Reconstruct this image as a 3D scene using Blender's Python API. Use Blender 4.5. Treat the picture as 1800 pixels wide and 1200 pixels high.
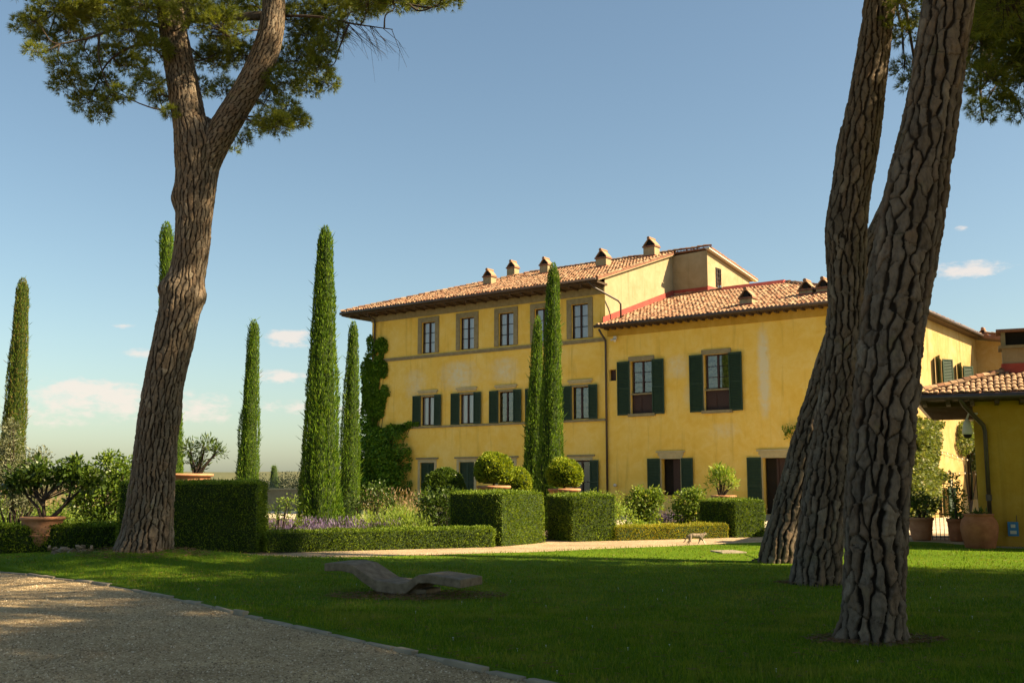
import bpy, math, random
import numpy as np
R = math.radians
random.seed(7); RNG = np.random.default_rng(7)
for o in list(bpy.data.objects): bpy.data.objects.remove(o, do_unlink=True)
SC = bpy.context.scene; COL = SC.collection

# ------------------------------------------------------------------ camera
F_PX, PITCH, CAM_H = 1850.0, math.atan(247/1850.0), 1.6
cam = bpy.data.cameras.new('camera'); cam.sensor_width = 36.0; cam.lens = 36.0*F_PX/1800.0
cam.clip_end = 6000; cam.clip_start = 0.1
cam_o = bpy.data.objects.new('camera', cam); COL.objects.link(cam_o)
cam_o.location = (0, 0, CAM_H); cam_o.rotation_euler = (R(90)+PITCH, 0, 0)
SC.camera = cam_o
# ------------------------------------------------------------------ light
SUN_EL, SUN_AZ = R(37), math.atan2(-0.22, 0.975)       # azimuth measured from +X
SUN = np.array([math.cos(SUN_EL)*math.cos(SUN_AZ), math.cos(SUN_EL)*math.sin(SUN_AZ), math.sin(SUN_EL)])
sl = bpy.data.lights.new('sun', 'SUN'); sl.energy = 4.6; sl.angle = R(0.55); sl.color = (1.0, 0.79, 0.50)
so = bpy.data.objects.new('sun', sl); COL.objects.link(so)
from mathutils import Vector
so.rotation_euler = Vector(SUN).to_track_quat('Z', 'Y').to_euler(); so.location = (30, -10, 40)
SC.view_settings.view_transform = 'Standard'; SC.view_settings.look = 'None'
SC.view_settings.exposure = 1.74; SC.view_settings.gamma = 1.0
SC.view_settings.use_curve_mapping = False
SC.render.engine = 'CYCLES'

W = bpy.data.worlds.new('World'); SC.world = W; W.use_nodes = True
SKY_STRENGTH = 0.050
def build_world():
    nt = W.node_tree; nt.nodes.clear(); N = nt.nodes.new; Lk = nt.links.new
    out = N('ShaderNodeOutputWorld'); bg = N('ShaderNodeBackground'); bg.inputs[1].default_value = SKY_STRENGTH
    sky = N('ShaderNodeTexSky'); sky.sky_type = 'NISHITA'; sky.sun_disc = False
    sky.sun_elevation = SUN_EL; sky.sun_rotation = math.pi/2 - SUN_AZ
    sky.air_density = 1.0; sky.dust_density = 1.3; sky.ozone_density = 1.0; sky.altitude = 0
    tc = N('ShaderNodeTexCoord'); sep = N('ShaderNodeSeparateXYZ'); Lk(tc.outputs['Generated'], sep.inputs[0])
    def m(op, a, b=None):
        n = N('ShaderNodeMath'); n.operation = op
        for i, v in enumerate((a, b)):
            if v is None: continue
            if isinstance(v, (int, float)): n.inputs[i].default_value = v
            else: Lk(v, n.inputs[i])
        return n.outputs[0]
    az = m('ARCTAN2', sep.outputs[0], sep.outputs[1]); el = m('ARCSINE', sep.outputs[2])
    puffs = [(500,598,40,17,1.0),(235,633,28,8,.8),(208,589,22,6,.6),(490,666,42,12,.9),(150,697,85,20,.8),(190,722,90,30,.45),
             (345,722,75,30,.6),(510,718,45,13,.7),(620,720,40,22,.6),(1722,503,58,14,1.0),(1716,437,14,6,.5),(60,740,90,30,.4)]
    tot = None
    for px, py, wx, wy, amp in puffs:
        a0, e0 = math.atan((px-900)/1866), (847-py)/1866
        dx = m('MULTIPLY', m('SUBTRACT', az, a0), 1866/wx); dy = m('MULTIPLY', m('SUBTRACT', el, e0), 1866/wy)
        g = m('MULTIPLY', m('EXPONENT', m('MULTIPLY', m('ADD', m('MULTIPLY', dx, dx), m('MULTIPLY', dy, dy)), -1.0)), amp)
        tot = g if tot is None else m('ADD', tot, g)
    comb = N('ShaderNodeCombineXYZ'); Lk(m('MULTIPLY', az, 26.0), comb.inputs[0]); Lk(m('MULTIPLY', el, 60.0), comb.inputs[1])
    nz = N('ShaderNodeTexNoise'); nz.inputs['Scale'].default_value = 1.9; nz.inputs['Detail'].default_value = 7; nz.inputs['Roughness'].default_value = .62
    Lk(comb.outputs[0], nz.inputs['Vector'])
    v = m('ADD', tot, m('MULTIPLY', m('SUBTRACT', nz.outputs['Fac'], 0.5), 2.4))
    v = m('MULTIPLY', v, m('MINIMUM', m('MULTIPLY', tot, 3.0), 1.0))
    mr = N('ShaderNodeMapRange'); mr.interpolation_type = 'SMOOTHSTEP'; mr.inputs[1].default_value = .16; mr.inputs[2].default_value = .95; mr.inputs[4].default_value = .75
    Lk(v, mr.inputs[0])
    mix = N('ShaderNodeMix'); mix.data_type = 'RGBA'; mix.inputs[7].default_value = (6.0, 5.2, 4.6, 1)
    hs = N('ShaderNodeMix'); hs.data_type = 'RGBA'; hs.blend_type = 'MULTIPLY'; hs.inputs[0].default_value = 1.0; hs.inputs[7].default_value = (.96, 1.0, .91, 1); Lk(sky.outputs[0], hs.inputs[6])
    Lk(mr.outputs[0], mix.inputs[0]); Lk(hs.outputs[2], mix.inputs[6])
    Lk(mix.outputs[2], bg.inputs[0]); Lk(bg.outputs[0], out.inputs[0])
build_world()

# ------------------------------------------------------------------ pixel -> place
CT, ST = math.cos(PITCH), math.sin(PITCH); EYE = np.array([0, 0, CAM_H])
def ray(px, py):
    x = (px-900)/F_PX; y = (600-py)/F_PX
    return np.array([x, CT-y*ST, ST+y*CT])
def ground(px, py, z=0.0):
    r = ray(px, py); return EYE + r*((z-CAM_H)/r[2])
def at(px, py, Y):
    r = ray(px, py); return EYE + r*(Y/r[1])
def on_plane(px, py, P, n):
    r = ray(px, py); return EYE + r*(np.dot(P-EYE, n)/np.dot(r, n))
# villa frame: x along the front (to the right), y into the house
VA = R(53); VC = at(1066, 739, 51.0); VC[2] = 0
VD = np.array([math.sin(VA), -math.cos(VA), 0]); VB = np.array([math.cos(VA), math.sin(VA), 0])
WING = 13.5
def side_yz(px, py, x=WING):
    p = on_plane(px, py, VC+VD*x, VD)-VC; return float(p@VB), float(p[2])
def front_xz(px, py, y=0.0):
    p = on_plane(px, py, VC+VB*y, VB)-VC; return float(p@VD), float(p[2])

# ------------------------------------------------------------------ helpers
def tag(o, label, cat, group=None):
    o['label'] = label; o['category'] = cat
    if group: o['group'] = group
    return o
def empty(name, loc=(0, 0, 0), rz=0.0):
    o = bpy.data.objects.new(name, None); COL.objects.link(o); o.location = loc; o.rotation_euler = (0, 0, rz)
    o.empty_display_size = .2; return o
def link_mesh(name, me, mat, parent=None):
    if mat is not None and not me.materials: me.materials.append(mat)
    o = bpy.data.objects.new(name, me); COL.objects.link(o)
    if parent is not None: o.parent = parent
    return o
def big_mesh(name, V, Fc, smooth=False, attrs=None):
    """V (n,3) float array, Fc (m,k) int array (k = 3 or 4)."""
    me = bpy.data.meshes.new(name); V = np.asarray(V, np.float32); Fc = np.asarray(Fc, np.int32); m, k = Fc.shape
    me.vertices.add(len(V)); me.vertices.foreach_set('co', V.ravel())
    me.loops.add(m*k); me.loops.foreach_set('vertex_index', Fc.ravel())
    me.polygons.add(m); me.polygons.foreach_set('loop_start', np.arange(0, m*k, k, dtype=np.int32))
    me.polygons.foreach_set('loop_total', np.full(m, k, np.int32))
    if smooth: me.polygons.foreach_set('use_smooth', np.ones(m, bool))
    for an, av in (attrs or {}).items():
        a = me.attributes.new(an, 'FLOAT', 'POINT'); a.data.foreach_set('value', np.asarray(av, np.float32))
    me.update(calc_edges=True); me.validate(); return me
class MB:
    def __init__(s): s.v = []; s.f = []; s.sm = False
    def quad(s, a, b, c, d):
        n = len(s.v); s.v += [tuple(a), tuple(b), tuple(c), tuple(d)]; s.f.append((n, n+1, n+2, n+3)); return s
    def poly(s, pts):
        n = len(s.v); s.v += [tuple(p) for p in pts]; s.f.append(tuple(range(n, n+len(pts)))); return s
    def hexa(s, p):       # 8 points: bottom 4 (ccw) then top 4
        n = len(s.v); s.v += [tuple(q) for q in p]
        s.f += [tuple(n+i for i in q) for q in ((3,2,1,0),(4,5,6,7),(0,1,5,4),(1,2,6,5),(2,3,7,6),(3,0,4,7))]; return s
    def box(s, x0, x1, y0, y1, z0, z1, mp=None):
        p = [(x0,y0,z0),(x1,y0,z0),(x1,y1,z0),(x0,y1,z0),(x0,y0,z1),(x1,y0,z1),(x1,y1,z1),(x0,y1,z1)]
        if mp: p = [mp(*q) for q in p]
        return s.hexa(p)
    def prism(s, pts, ext):   # polygon pts (3-D) extruded by vector
        n = len(s.v); k = len(pts); s.v += [tuple(p) for p in pts]+[tuple(np.add(p, ext)) for p in pts]
        s.f.append(tuple(range(n+k-1, n-1, -1))); s.f.append(tuple(range(n+k, n+2*k)))
        for i in range(k): j = (i+1) % k; s.f.append((n+i, n+j, n+k+j, n+k+i))
        return s
    def tube(s, pts, rad, k=6, cap=True):
        pts = [np.array(p, float) for p in pts]; rad = rad if hasattr(rad, '__len__') else [rad]*len(pts)
        n0 = len(s.v); ref = None
        for i, p in enumerate(pts):
            t = pts[min(i+1, len(pts)-1)]-pts[max(i-1, 0)]; t = t/(np.linalg.norm(t)+1e-9)
            if ref is None: ref = np.array([0, 0, 1.0]) if abs(t[2]) < .9 else np.array([1.0, 0, 0])
            e1 = np.cross(t, ref); e1 /= np.linalg.norm(e1)+1e-9; e2 = np.cross(t, e1); ref = np.cross(e1, t)
            for j in range(k):
                a = 2*math.pi*j/k; s.v.append(tuple(p+rad[i]*(math.cos(a)*e1+math.sin(a)*e2)))
        for i in range(len(pts)-1):
            for j in range(k):
                a, b = n0+i*k+j, n0+i*k+(j+1) % k; s.f.append((a, b, b+k, a+k))
        if cap:
            s.f.append(tuple(n0+j for j in range(k-1, -1, -1))); e = n0+(len(pts)-1)*k; s.f.append(tuple(e+j for j in range(k)))
        return s
    def lathe(s, prof, k=28, c=(0, 0, 0)):
        n0 = len(s.v)
        for r, z in prof:
            for j in range(k):
                a = 2*math.pi*j/k; s.v.append((c[0]+r*math.cos(a), c[1]+r*math.sin(a), c[2]+z))
        for i in range(len(prof)-1):
            for j in range(k):
                a, b = n0+i*k+j, n0+i*k+(j+1) % k; s.f.append((a, b, b+k, a+k))
        s.f.append(tuple(n0+j for j in range(k-1, -1, -1))); e = n0+(len(prof)-1)*k; s.f.append(tuple(e+j for j in range(k)))
        return s
    def mesh(s, name, smooth=None):
        me = bpy.data.meshes.new(name); me.from_pydata(s.v, [], s.f)
        if smooth: me.polygons.foreach_set('use_smooth', np.ones(len(me.polygons), bool))
        me.update(); return me
    def build(s, name, mat, parent=None, smooth=False, bevel=0.0):
        o = link_mesh(name, s.mesh(name, smooth), mat, parent)
        if bevel:
            b = o.modifiers.new('bevel', 'BEVEL'); b.width = bevel; b.segments = 2; b.limit_method = 'ANGLE'; b.angle_limit = R(40)
        return o
def kind(o, k='structure'): o['kind'] = k; return o

# value noise (numpy)
_H = np.random.default_rng(99).random((64, 64, 64)).astype(np.float32)
def vnoise(P):
    P = np.asarray(P, np.float32); i = np.floor(P).astype(int); f = P-i; f = f*f*(3-2*f); r = 0
    for dx in (0, 1):
        for dy in (0, 1):
            for dz in (0, 1):
                w = (f[:, 0] if dx else 1-f[:, 0])*(f[:, 1] if dy else 1-f[:, 1])*(f[:, 2] if dz else 1-f[:, 2])
                r = r+w*_H[(i[:, 0]+dx) % 64, (i[:, 1]+dy) % 64, (i[:, 2]+dz) % 64]
    return r
def fbm(P, o=3):
    r = 0; a = .5; P = np.asarray(P, np.float32)
    for _ in range(o): r = r+a*vnoise(P); P = P*2.03+11.7; a *= .5
    return r/(1-.5**o)

# ------------------------------------------------------------------ materials
def nodes(name):
    m = bpy.data.materials.new(name); m.use_nodes = True; nt = m.node_tree; nt.nodes.clear()
    out = nt.nodes.new('ShaderNodeOutputMaterial'); b = nt.nodes.new('ShaderNodeBsdfPrincipled'); nt.links.new(b.outputs[0], out.inputs[0])
    return m, nt, b, out
def noise_fac(nt, scale, detail=4, rough=.55, coord='Object', stretch=(1, 1, 1), dist=0.0):
    tc = nt.nodes.new('ShaderNodeTexCoord'); mp = nt.nodes.new('ShaderNodeMapping'); mp.inputs['Scale'].default_value = stretch
    n = nt.nodes.new('ShaderNodeTexNoise'); n.inputs['Scale'].default_value = scale; n.inputs['Detail'].default_value = detail
    n.inputs['Roughness'].default_value = rough; n.inputs['Distortion'].default_value = dist
    nt.links.new(tc.outputs[coord], mp.inputs[0]); nt.links.new(mp.outputs[0], n.inputs['Vector']); return n.outputs['Fac']
def ramp(nt, fac, stops):
    r = nt.nodes.new('ShaderNodeValToRGB'); e = r.color_ramp.elements
    while len(e) < len(stops): e.new(.5)
    for i, (p, c) in enumerate(stops): e[i].position = p; e[i].color = (*c, 1)
    nt.links.new(fac, r.inputs[0]); return r.outputs[0]
def mixc(nt, fac, a, b, mode='MIX'):
    m = nt.nodes.new('ShaderNodeMix'); m.data_type = 'RGBA'; m.blend_type = mode
    for i, v in ((0, fac), (6, a), (7, b)):
        if isinstance(v, tuple): m.inputs[i].default_value = (*v, 1)
        elif isinstance(v, (int, float)): m.inputs[i].default_value = v
        else: nt.links.new(v, m.inputs[i])
    return m.outputs[2]
def bump(nt, b, h, strength=.3, dist=.02):
    n = nt.nodes.new('ShaderNodeBump'); n.inputs['Strength'].default_value = strength; n.inputs['Distance'].default_value = dist
    nt.links.new(h, n.inputs['Height']); nt.links.new(n.outputs[0], b.inputs['Normal'])
def mat_simple(name, c1, c2, scale=6, rough=.8, bmp=.15, stretch=(1, 1, 1), spec=.3, detail=5):
    m, nt, b, _ = nodes(name); fac = noise_fac(nt, scale, detail, stretch=stretch)
    nt.links.new(ramp(nt, fac, [(.3, c1), (.7, c2)]), b.inputs['Base Color']); b.inputs['Roughness'].default_value = rough
    b.inputs['Specular IOR Level'].default_value = spec
    if bmp: bump(nt, b, noise_fac(nt, scale*4, 5, stretch=stretch), bmp, .02)
    return m
def mat_leaf(name, stops, trans=.35, rough=.55, spec=.25, dry=None):
    m, nt, b, out = nodes(name); g = nt.nodes.new('ShaderNodeNewGeometry'); c = ramp(nt, g.outputs['Random Per Island'], stops)
    nz = noise_fac(nt, 1.6, 3)
    c = mixc(nt, mixc(nt, 1.0, nz, (1, 1, 1), 'MIX') if False else 0.55, c, ramp(nt, nz, [(.3, (.55, .62, .5)), (.7, (1.25, 1.18, 1.1))]), 'MULTIPLY')
    if dry: c = mixc(nt, ramp(nt, noise_fac(nt, .75, 6, .68, stretch=(1, 1.3, 1)), [(.50, (0, 0, 0)), (.68, (.75, .75, .75))]), c, dry)
    nt.links.new(c, b.inputs['Base Color']); b.inputs['Roughness'].default_value = rough; b.inputs['Specular IOR Level'].default_value = spec
    t = nt.nodes.new('ShaderNodeBsdfTranslucent'); nt.links.new(mixc(nt, 1.0, c, (1.35, 1.25, .5), 'MULTIPLY'), t.inputs[0])
    mx = nt.nodes.new('ShaderNodeMixShader'); mx.inputs[0].default_value = trans
    nt.links.new(b.outputs[0], mx.inputs[1]); nt.links.new(t.outputs[0], mx.inputs[2]); nt.links.new(mx.outputs[0], out.inputs[0]); return m

def mat_stucco(name, base, pale, deep, stain=.5, streak_x=None):
    m, nt, b, _ = nodes(name)
    big = noise_fac(nt, .55, 6, .6, dist=.6); mid = noise_fac(nt, 2.4, 6, .62, dist=.8); fine = noise_fac(nt, 22, 4, .6)
    streak = noise_fac(nt, 1.1, 5, .6, stretch=(2.6, 2.6, .22), dist=.4)
    c = ramp(nt, big, [(.36, deep), (.5, base), (.64, pale)])
    c = mixc(nt, .42, c, ramp(nt, mid, [(.38, deep), (.5, base), (.62, pale)]))
    c = mixc(nt, ramp(nt, streak, [(.56, (0, 0, 0)), (.72, (stain,)*3)]), c, tuple(x*.62 for x in deep))
    c = mixc(nt, .18, c, ramp(nt, fine, [(.35, deep), (.65, pale)]))
    if streak_x is not None:
        tc = nt.nodes.new('ShaderNodeTexCoord'); sp_ = nt.nodes.new('ShaderNodeSeparateXYZ'); nt.links.new(tc.outputs['Object'], sp_.inputs[0])
        def mm(op, p, q=None):
            n = nt.nodes.new('ShaderNodeMath'); n.operation = op
            for i, v in enumerate((p, q)):
                if v is None: continue
                if isinstance(v, (int, float)): n.inputs[i].default_value = v
                else: nt.links.new(v, n.inputs[i])
            return n.outputs[0]
        tot = 0.0
        for x0, z0, wx, wz, amp in streak_x:
            dx = mm('MULTIPLY', mm('SUBTRACT', sp_.outputs[0], x0), 1/wx); dz = mm('MULTIPLY', mm('SUBTRACT', sp_.outputs[2], z0), 1/wz)
            tot = mm('ADD', tot, mm('MULTIPLY', mm('EXPONENT', mm('MULTIPLY', mm('ADD', mm('MULTIPLY', dx, dx), mm('POWER', mm('ABSOLUTE', dz), 4.0)), -1.0)), amp))
        v = mm('MULTIPLY', tot, mm('ADD', mm('MULTIPLY', noise_fac(nt, 3.2, 6, .7), 2.2), -.35))
        c = mixc(nt, ramp(nt, v, [(.10, (0, 0, 0)), (.60, (.85, .85, .85))]), c, (.66, .60, .40))
    nt.links.new(c, b.inputs['Base Color']); b.inputs['Roughness'].default_value = .92; b.inputs['Specular IOR Level'].default_value = .12
    bump(nt, b, noise_fac(nt, 14, 6, .65), .28, .02); return m
M = {}
M['stucco'] = mat_stucco('stucco_yellow', (.77, .52, .10), (.79, .585, .18), (.72, .45, .065), .6, [(8.15, 6.4, .26, 1.9, 1.0), (-9.3, 7.3, 1.3, .8, .7), (-6.2, 7.4, .9, .7, .6), (-12.5, 7.0, .8, .9, .5), (3.9, 6.9, .7, .6, .5), (6.2, 3.9, .8, .4, .4), (4.6, 5.6, .4, .5, .5)])
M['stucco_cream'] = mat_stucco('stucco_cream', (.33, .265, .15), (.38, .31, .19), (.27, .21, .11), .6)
M['stucco_weathered'] = mat_stucco('stucco_weathered', (.38, .265, .105), (.43, .33, .17), (.32, .20, .06), .8)  # stained yellow stucco, base darkened so the sunlit side wall doesn't clip
M['stucco_ochre'] = mat_stucco('stucco_ochre', (.46, .27, .035), (.50, .32, .07), (.40, .22, .025), .45)
M['stone'] = mat_simple('pietra_serena', (.20, .165, .085), (.28, .235, .13), 5, .85, .2)
M['stone_pale'] = mat_simple('pale_stone', (.38, .32, .17), (.48, .40, .22), 5, .85, .2)
M['paving'] = mat_simple('paving_stone', (.20, .17, .12), (.32, .27, .19), 4, .9, .3)
M['wood_dark'] = mat_simple('dark_brown_wood', (.030, .014, .010), (.050, .024, .018), 9, .6, .1, (6, 6, 1))
M['wood_soffit'] = mat_simple('soffit_wood', (.055, .035, .018), (.09, .055, .03), 8, .8, .15)
M['shutter'] = mat_simple('green_shutter_paint', (.012, .032, .015), (.020, .046, .020), 7, .55, .05, (2, 2, .6))
M['metal'] = mat_simple('brown_painted_metal', (.035, .022, .016), (.06, .038, .026), 5, .45, .05, spec=.5)
M['iron'] = mat_simple('wrought_iron', (.02, .018, .016), (.035, .03, .026), 12, .5, .05, spec=.5)
M['flash'] = mat_simple('red_roof_flashing', (.24, .04, .028), (.34, .065, .045), 4, .7, .1)
M['white'] = mat_simple('off_white_plastic', (.5, .47, .38), (.6, .56, .45), 5, .5, .02)
M['lamp_glass'] = mat_simple('milky_bulb', (.7, .65, .5), (.8, .75, .6), 5, .3, .0)
M['blue'] = mat_simple('blue_sign', (.03, .15, .32), (.05, .20, .40), 5, .5, .02)
M['interior'] = mat_simple('dark_interior', (.012, .010, .008), (.02, .016, .012), 3, .9, 0)
M['red'] = mat_simple('red_plastic', (.4, .02, .02), (.5, .03, .03), 5, .5, 0)
M['curtain_white'] = mat_simple('white_curtain', (.84, .81, .84), (.93, .90, .93), 3, .9, .05, (12, 12, .4))
M['curtain_olive'] = mat_simple('patterned_curtain', (.08, .09, .014), (.46, .42, .12), 6, .9, .05)  # mottled olive painted to stand for trees reflected in the glass
M['soil'] = mat_simple('garden_soil', (.06, .042, .026), (.12, .085, .05), 5, .95, .6)
M['rock'] = mat_simple('rubble_rock', (.10, .072, .048), (.30, .235, .16), 9, .9, .5)
def mat_tiles():
    m, nt, b, _ = nodes('terracotta_roof_tile'); g = nt.nodes.new('ShaderNodeNewGeometry')
    c = ramp(nt, g.outputs['Random Per Island'], [(0, (.13, .068, .042)), (.25, (.26, .13, .075)), (.45, (.33, .20, .115)), (.65, (.40, .27, .17)), (.85, (.22, .15, .095)), (1, (.36, .20, .115))])
    c = mixc(nt, .5, c, ramp(nt, noise_fac(nt, 9, 6, .65), [(.3, (.5, .42, .34)), (.55, (1, 1, 1)), (.75, (1.25, 1.2, 1.05))]), 'MULTIPLY')
    nt.links.new(c, b.inputs['Base Color']); b.inputs['Roughness'].default_value = .9; b.inputs['Specular IOR Level'].default_value = .15
    bump(nt, b, noise_fac(nt, 40, 4), .2, .01); return m
M['tile'] = mat_tiles()
M['tile_under'] = mat_simple('terracotta_pan', (.16, .075, .045), (.26, .13, .08), 6, .9, .2)
M['terracotta'] = mat_simple('terracotta_pot', (.36, .155, .075), (.50, .25, .13), 5, .85, .2)
M['terracotta_dark'] = mat_simple('weathered_terracotta', (.24, .085, .035), (.36, .14, .06), 5, .85, .2)
M['bench'] = mat_simple('weathered_bench_stone', (.10, .078, .050), (.23, .18, .12), 9, .92, .30, detail=9)
def mat_glass():
    m, nt, b, out = nodes('window_glass'); nt.nodes.remove(b)
    t = nt.nodes.new('ShaderNodeBsdfTransparent'); t.inputs[0].default_value = (.92, .94, .93, 1); g = nt.nodes.new('ShaderNodeBsdfGlossy'); g.inputs['Roughness'].default_value = .02
    fr = nt.nodes.new('ShaderNodeFresnel'); fr.inputs[0].default_value = 2.2; mx = nt.nodes.new('ShaderNodeMixShader')
    nt.links.new(fr.outputs[0], mx.inputs[0]); nt.links.new(t.outputs[0], mx.inputs[1]); nt.links.new(g.outputs[0], mx.inputs[2]); nt.links.new(mx.outputs[0], out.inputs[0]); return m
M['glass'] = mat_glass()
def mat_bark(name, tint=1.0):
    m, nt, b, _ = nodes(name)
    a = nt.nodes.new('ShaderNodeAttribute'); a.attribute_name = 'cell'; k = nt.nodes.new('ShaderNodeAttribute'); k.attribute_name = 'crack'
    c = ramp(nt, a.outputs['Fac'], [(0, (.118*tint, .092*tint, .066*tint)), (.35, (.175*tint, .142*tint, .106*tint)), (.62, (.15*tint, .112*tint, .076*tint)), (.84, (.165*tint, .118*tint, .08*tint)), (1, (.235*tint, .195*tint, .145*tint))])
    c = mixc(nt, .6, c, ramp(nt, noise_fac(nt, 16, 7, .68, stretch=(1, 1, .45)), [(.32, (.30, .27, .24)), (.5, (1, 1, 1)), (.70, (1.7, 1.6, 1.45))]), 'MULTIPLY')
    c = mixc(nt, ramp(nt, noise_fac(nt, 3.2, 6, .6), [(.60, (0, 0, 0)), (.72, (.4, .4, .4))]), c, (.20, .19, .09))      # lichen
    c = mixc(nt, ramp(nt, k.outputs['Fac'], [(.12, (0, 0, 0)), (.6, (.92, .92, .92))]), c, (.022, .016, .011))             # inner bark in the fissures
    nt.links.new(c, b.inputs['Base Color']); b.inputs['Roughness'].default_value = .92; b.inputs['Specular IOR Level'].default_value = .15
    bump(nt, b, noise_fac(nt, 38, 8, .75, stretch=(1, 1, .55)), .95, .03); return m
M['bark'] = mat_bark('pine_bark', 1.0)
M['twig'] = mat_simple('twig_bark', (.035, .025, .017), (.075, .055, .04), 14, .9, .2)
M['pine'] = mat_leaf('pine_needles', [(0, (.065, .10, .014)), (.5, (.15, .19, .026)), (1, (.26, .275, .045))], .35)
M['cypress'] = mat_leaf('cypress_foliage', [(0, (.04, .095, .006)), (.5, (.095, .185, .011)), (.93, (.17, .26, .02)), (1, (.25, .32, .05))], .25)
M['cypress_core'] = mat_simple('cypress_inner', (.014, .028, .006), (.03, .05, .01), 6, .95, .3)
M['cypress_brown'] = mat_leaf('browning_cypress', [(0, (.045, .085, .008)), (.5, (.10, .16, .014)), (.8, (.15, .17, .025)), (.9, (.20, .15, .05)), (1, (.26, .17, .06))], .2)
M['hedge'] = mat_leaf('yew_hedge_leaf', [(0, (.05, .095, .006)), (.5, (.125, .205, .012)), (1, (.23, .30, .022))], .25)
M['box'] = mat_leaf('box_leaf', [(0, (.11, .17, .010)), (.5, (.22, .29, .018)), (1, (.36, .40, .04))], .3)
M['box_gold'] = mat_leaf('golden_box_leaf', [(0, (.16, .20, .012)), (.55, (.30, .32, .022)), (.85, (.40, .35, .04)), (1, (.42, .24, .07))], .3)
M['leaf'] = mat_leaf('glossy_leaf', [(0, (.055, .11, .014)), (.5, (.12, .20, .024)), (1, (.20, .28, .04))], .35, .4, .4)
M['leaf_dark'] = mat_leaf('dark_glossy_leaf', [(0, (.03, .06, .008)), (.6, (.07, .125, .014)), (1, (.12, .175, .025))], .3, .4, .4)
M['leaf_rose'] = mat_leaf('rose_leaf', [(0, (.07, .13, .018)), (.6, (.16, .24, .032)), (.95, (.24, .30, .05)), (1, (.42, .38, .2))], .4)
M['leaf_pale'] = mat_leaf('pale_green_leaf', [(0, (.14, .23, .03)), (.6, (.26, .37, .06)), (1, (.38, .45, .10))], .4)
M['leaf_silver'] = mat_leaf('olive_leaf', [(0, (.10, .12, .07)), (.6, (.18, .20, .12)), (1, (.28, .29, .19))], .3)
M['ivy'] = mat_leaf('ivy_leaf', [(0, (.045, .115, .008)), (.6, (.105, .215, .014)), (1, (.17, .30, .022))], .3)
M['jasmine'] = mat_leaf('jasmine_leaf', [(0, (.07, .10, .02)), (.6, (.14, .18, .045)), (.9, (.2, .23, .08)), (1, (.42, .40, .28))], .35)
M['lavender'] = mat_leaf('lavender_flower', [(0, (.10, .07, .17)), (.6, (.18, .13, .28)), (1, (.30, .24, .38))], .3)
M['straw'] = mat_leaf('dry_flower_spike', [(0, (.25, .17, .10)), (.5, (.38, .24, .17)), (1, (.45, .36, .2))], .35)
M['grass'] = mat_leaf('grass_blade', [(0, (.06, .125, .004)), (.5, (.105, .19, .006)), (.9, (.17, .235, .012)), (1, (.28, .26, .05))], .35, .6, .15, (.26, .25, .04))
M['needle_litter'] = mat_leaf('fallen_needles', [(0, (.10, .05, .025)), (1, (.2, .11, .06))], .1)
M['daisy'] = mat_simple('daisy_white', (.7, .7, .65), (.8, .8, .75), 5, .7, 0)
def mat_lawn():
    m, nt, b, _ = nodes('lawn_turf')
    c = ramp(nt, noise_fac(nt, .5, 6, .6), [(.3, (.075, .145, .005)), (.55, (.115, .20, .008)), (.75, (.165, .225, .016))])
    c = mixc(nt, .55, c, ramp(nt, noise_fac(nt, 60, 5, .7), [(.3, (.45, .5, .4)), (.6, (1.1, 1.1, 1.0)), (.8, (1.5, 1.4, 1.2))]), 'MULTIPLY')
    c = mixc(nt, ramp(nt, noise_fac(nt, 1.7, 6, .65), [(.62, (0, 0, 0)), (.76, (.35, .35, .35))]), c, (.14, .12, .035))
    nt.links.new(c, b.inputs['Base Color']); b.inputs['Roughness'].default_value = .95; b.inputs['Specular IOR Level'].default_value = .08
    bump(nt, b, noise_fac(nt, 90, 5, .75), .9, .04); return m
M['lawn'] = mat_lawn()
def mat_gravel(name, a, bcol, c3):
    m, nt, b, _ = nodes(name); tc = nt.nodes.new('ShaderNodeTexCoord'); v = nt.nodes.new('ShaderNodeTexVoronoi'); v.inputs['Scale'].default_value = 55
    nt.links.new(tc.outputs['Object'], v.inputs['Vector'])
    hv = nt.nodes.new('ShaderNodeSeparateColor'); nt.links.new(v.outputs['Color'], hv.inputs[0])
    c = ramp(nt, hv.outputs[0], [(0, a), (.5, bcol), (1, c3)])
    c = mixc(nt, .7, c, ramp(nt, noise_fac(nt, .9, 6, .65), [(.3, (.55, .53, .5)), (.55, (1, 1, 1)), (.75, (1.3, 1.25, 1.12))]), 'MULTIPLY')
    c = mixc(nt, ramp(nt, noise_fac(nt, .6, 5, .6, stretch=(1, 1.6, 1)), [(.55, (0, 0, 0)), (.72, (.55, .55, .55))]), c, tuple(x*.85 for x in bcol))
    nt.links.new(c, b.inputs['Base Color']); b.inputs['Roughness'].default_value = .95; b.inputs['Specular IOR Level'].default_value = .1
    bump(nt, b, v.outputs['Distance'], .9, .02); return m
M['gravel'] = mat_gravel('drive_gravel', (.25, .175, .085), (.43, .315, .165), (.62, .49, .30))
M['gravel_path'] = mat_gravel('path_gravel', (.33, .24, .14), (.46, .34, .21), (.58, .46, .31))
def mat_stones():
    m, nt, b, _ = nodes('loose_stone'); g = nt.nodes.new('ShaderNodeNewGeometry')
    nt.links.new(ramp(nt, g.outputs['Random Per Island'], [(0, (.14, .095, .05)), (.4, (.36, .26, .14)), (.8, (.56, .43, .26)), (1, (.70, .60, .42))]), b.inputs['Base Color'])
    b.inputs['Roughness'].default_value = .9; return m
M['stones'] = mat_stones()
M['field'] = mat_simple('far_fields', (.06, .075, .03), (.13, .12, .05), .02, .95, 0)
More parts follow.
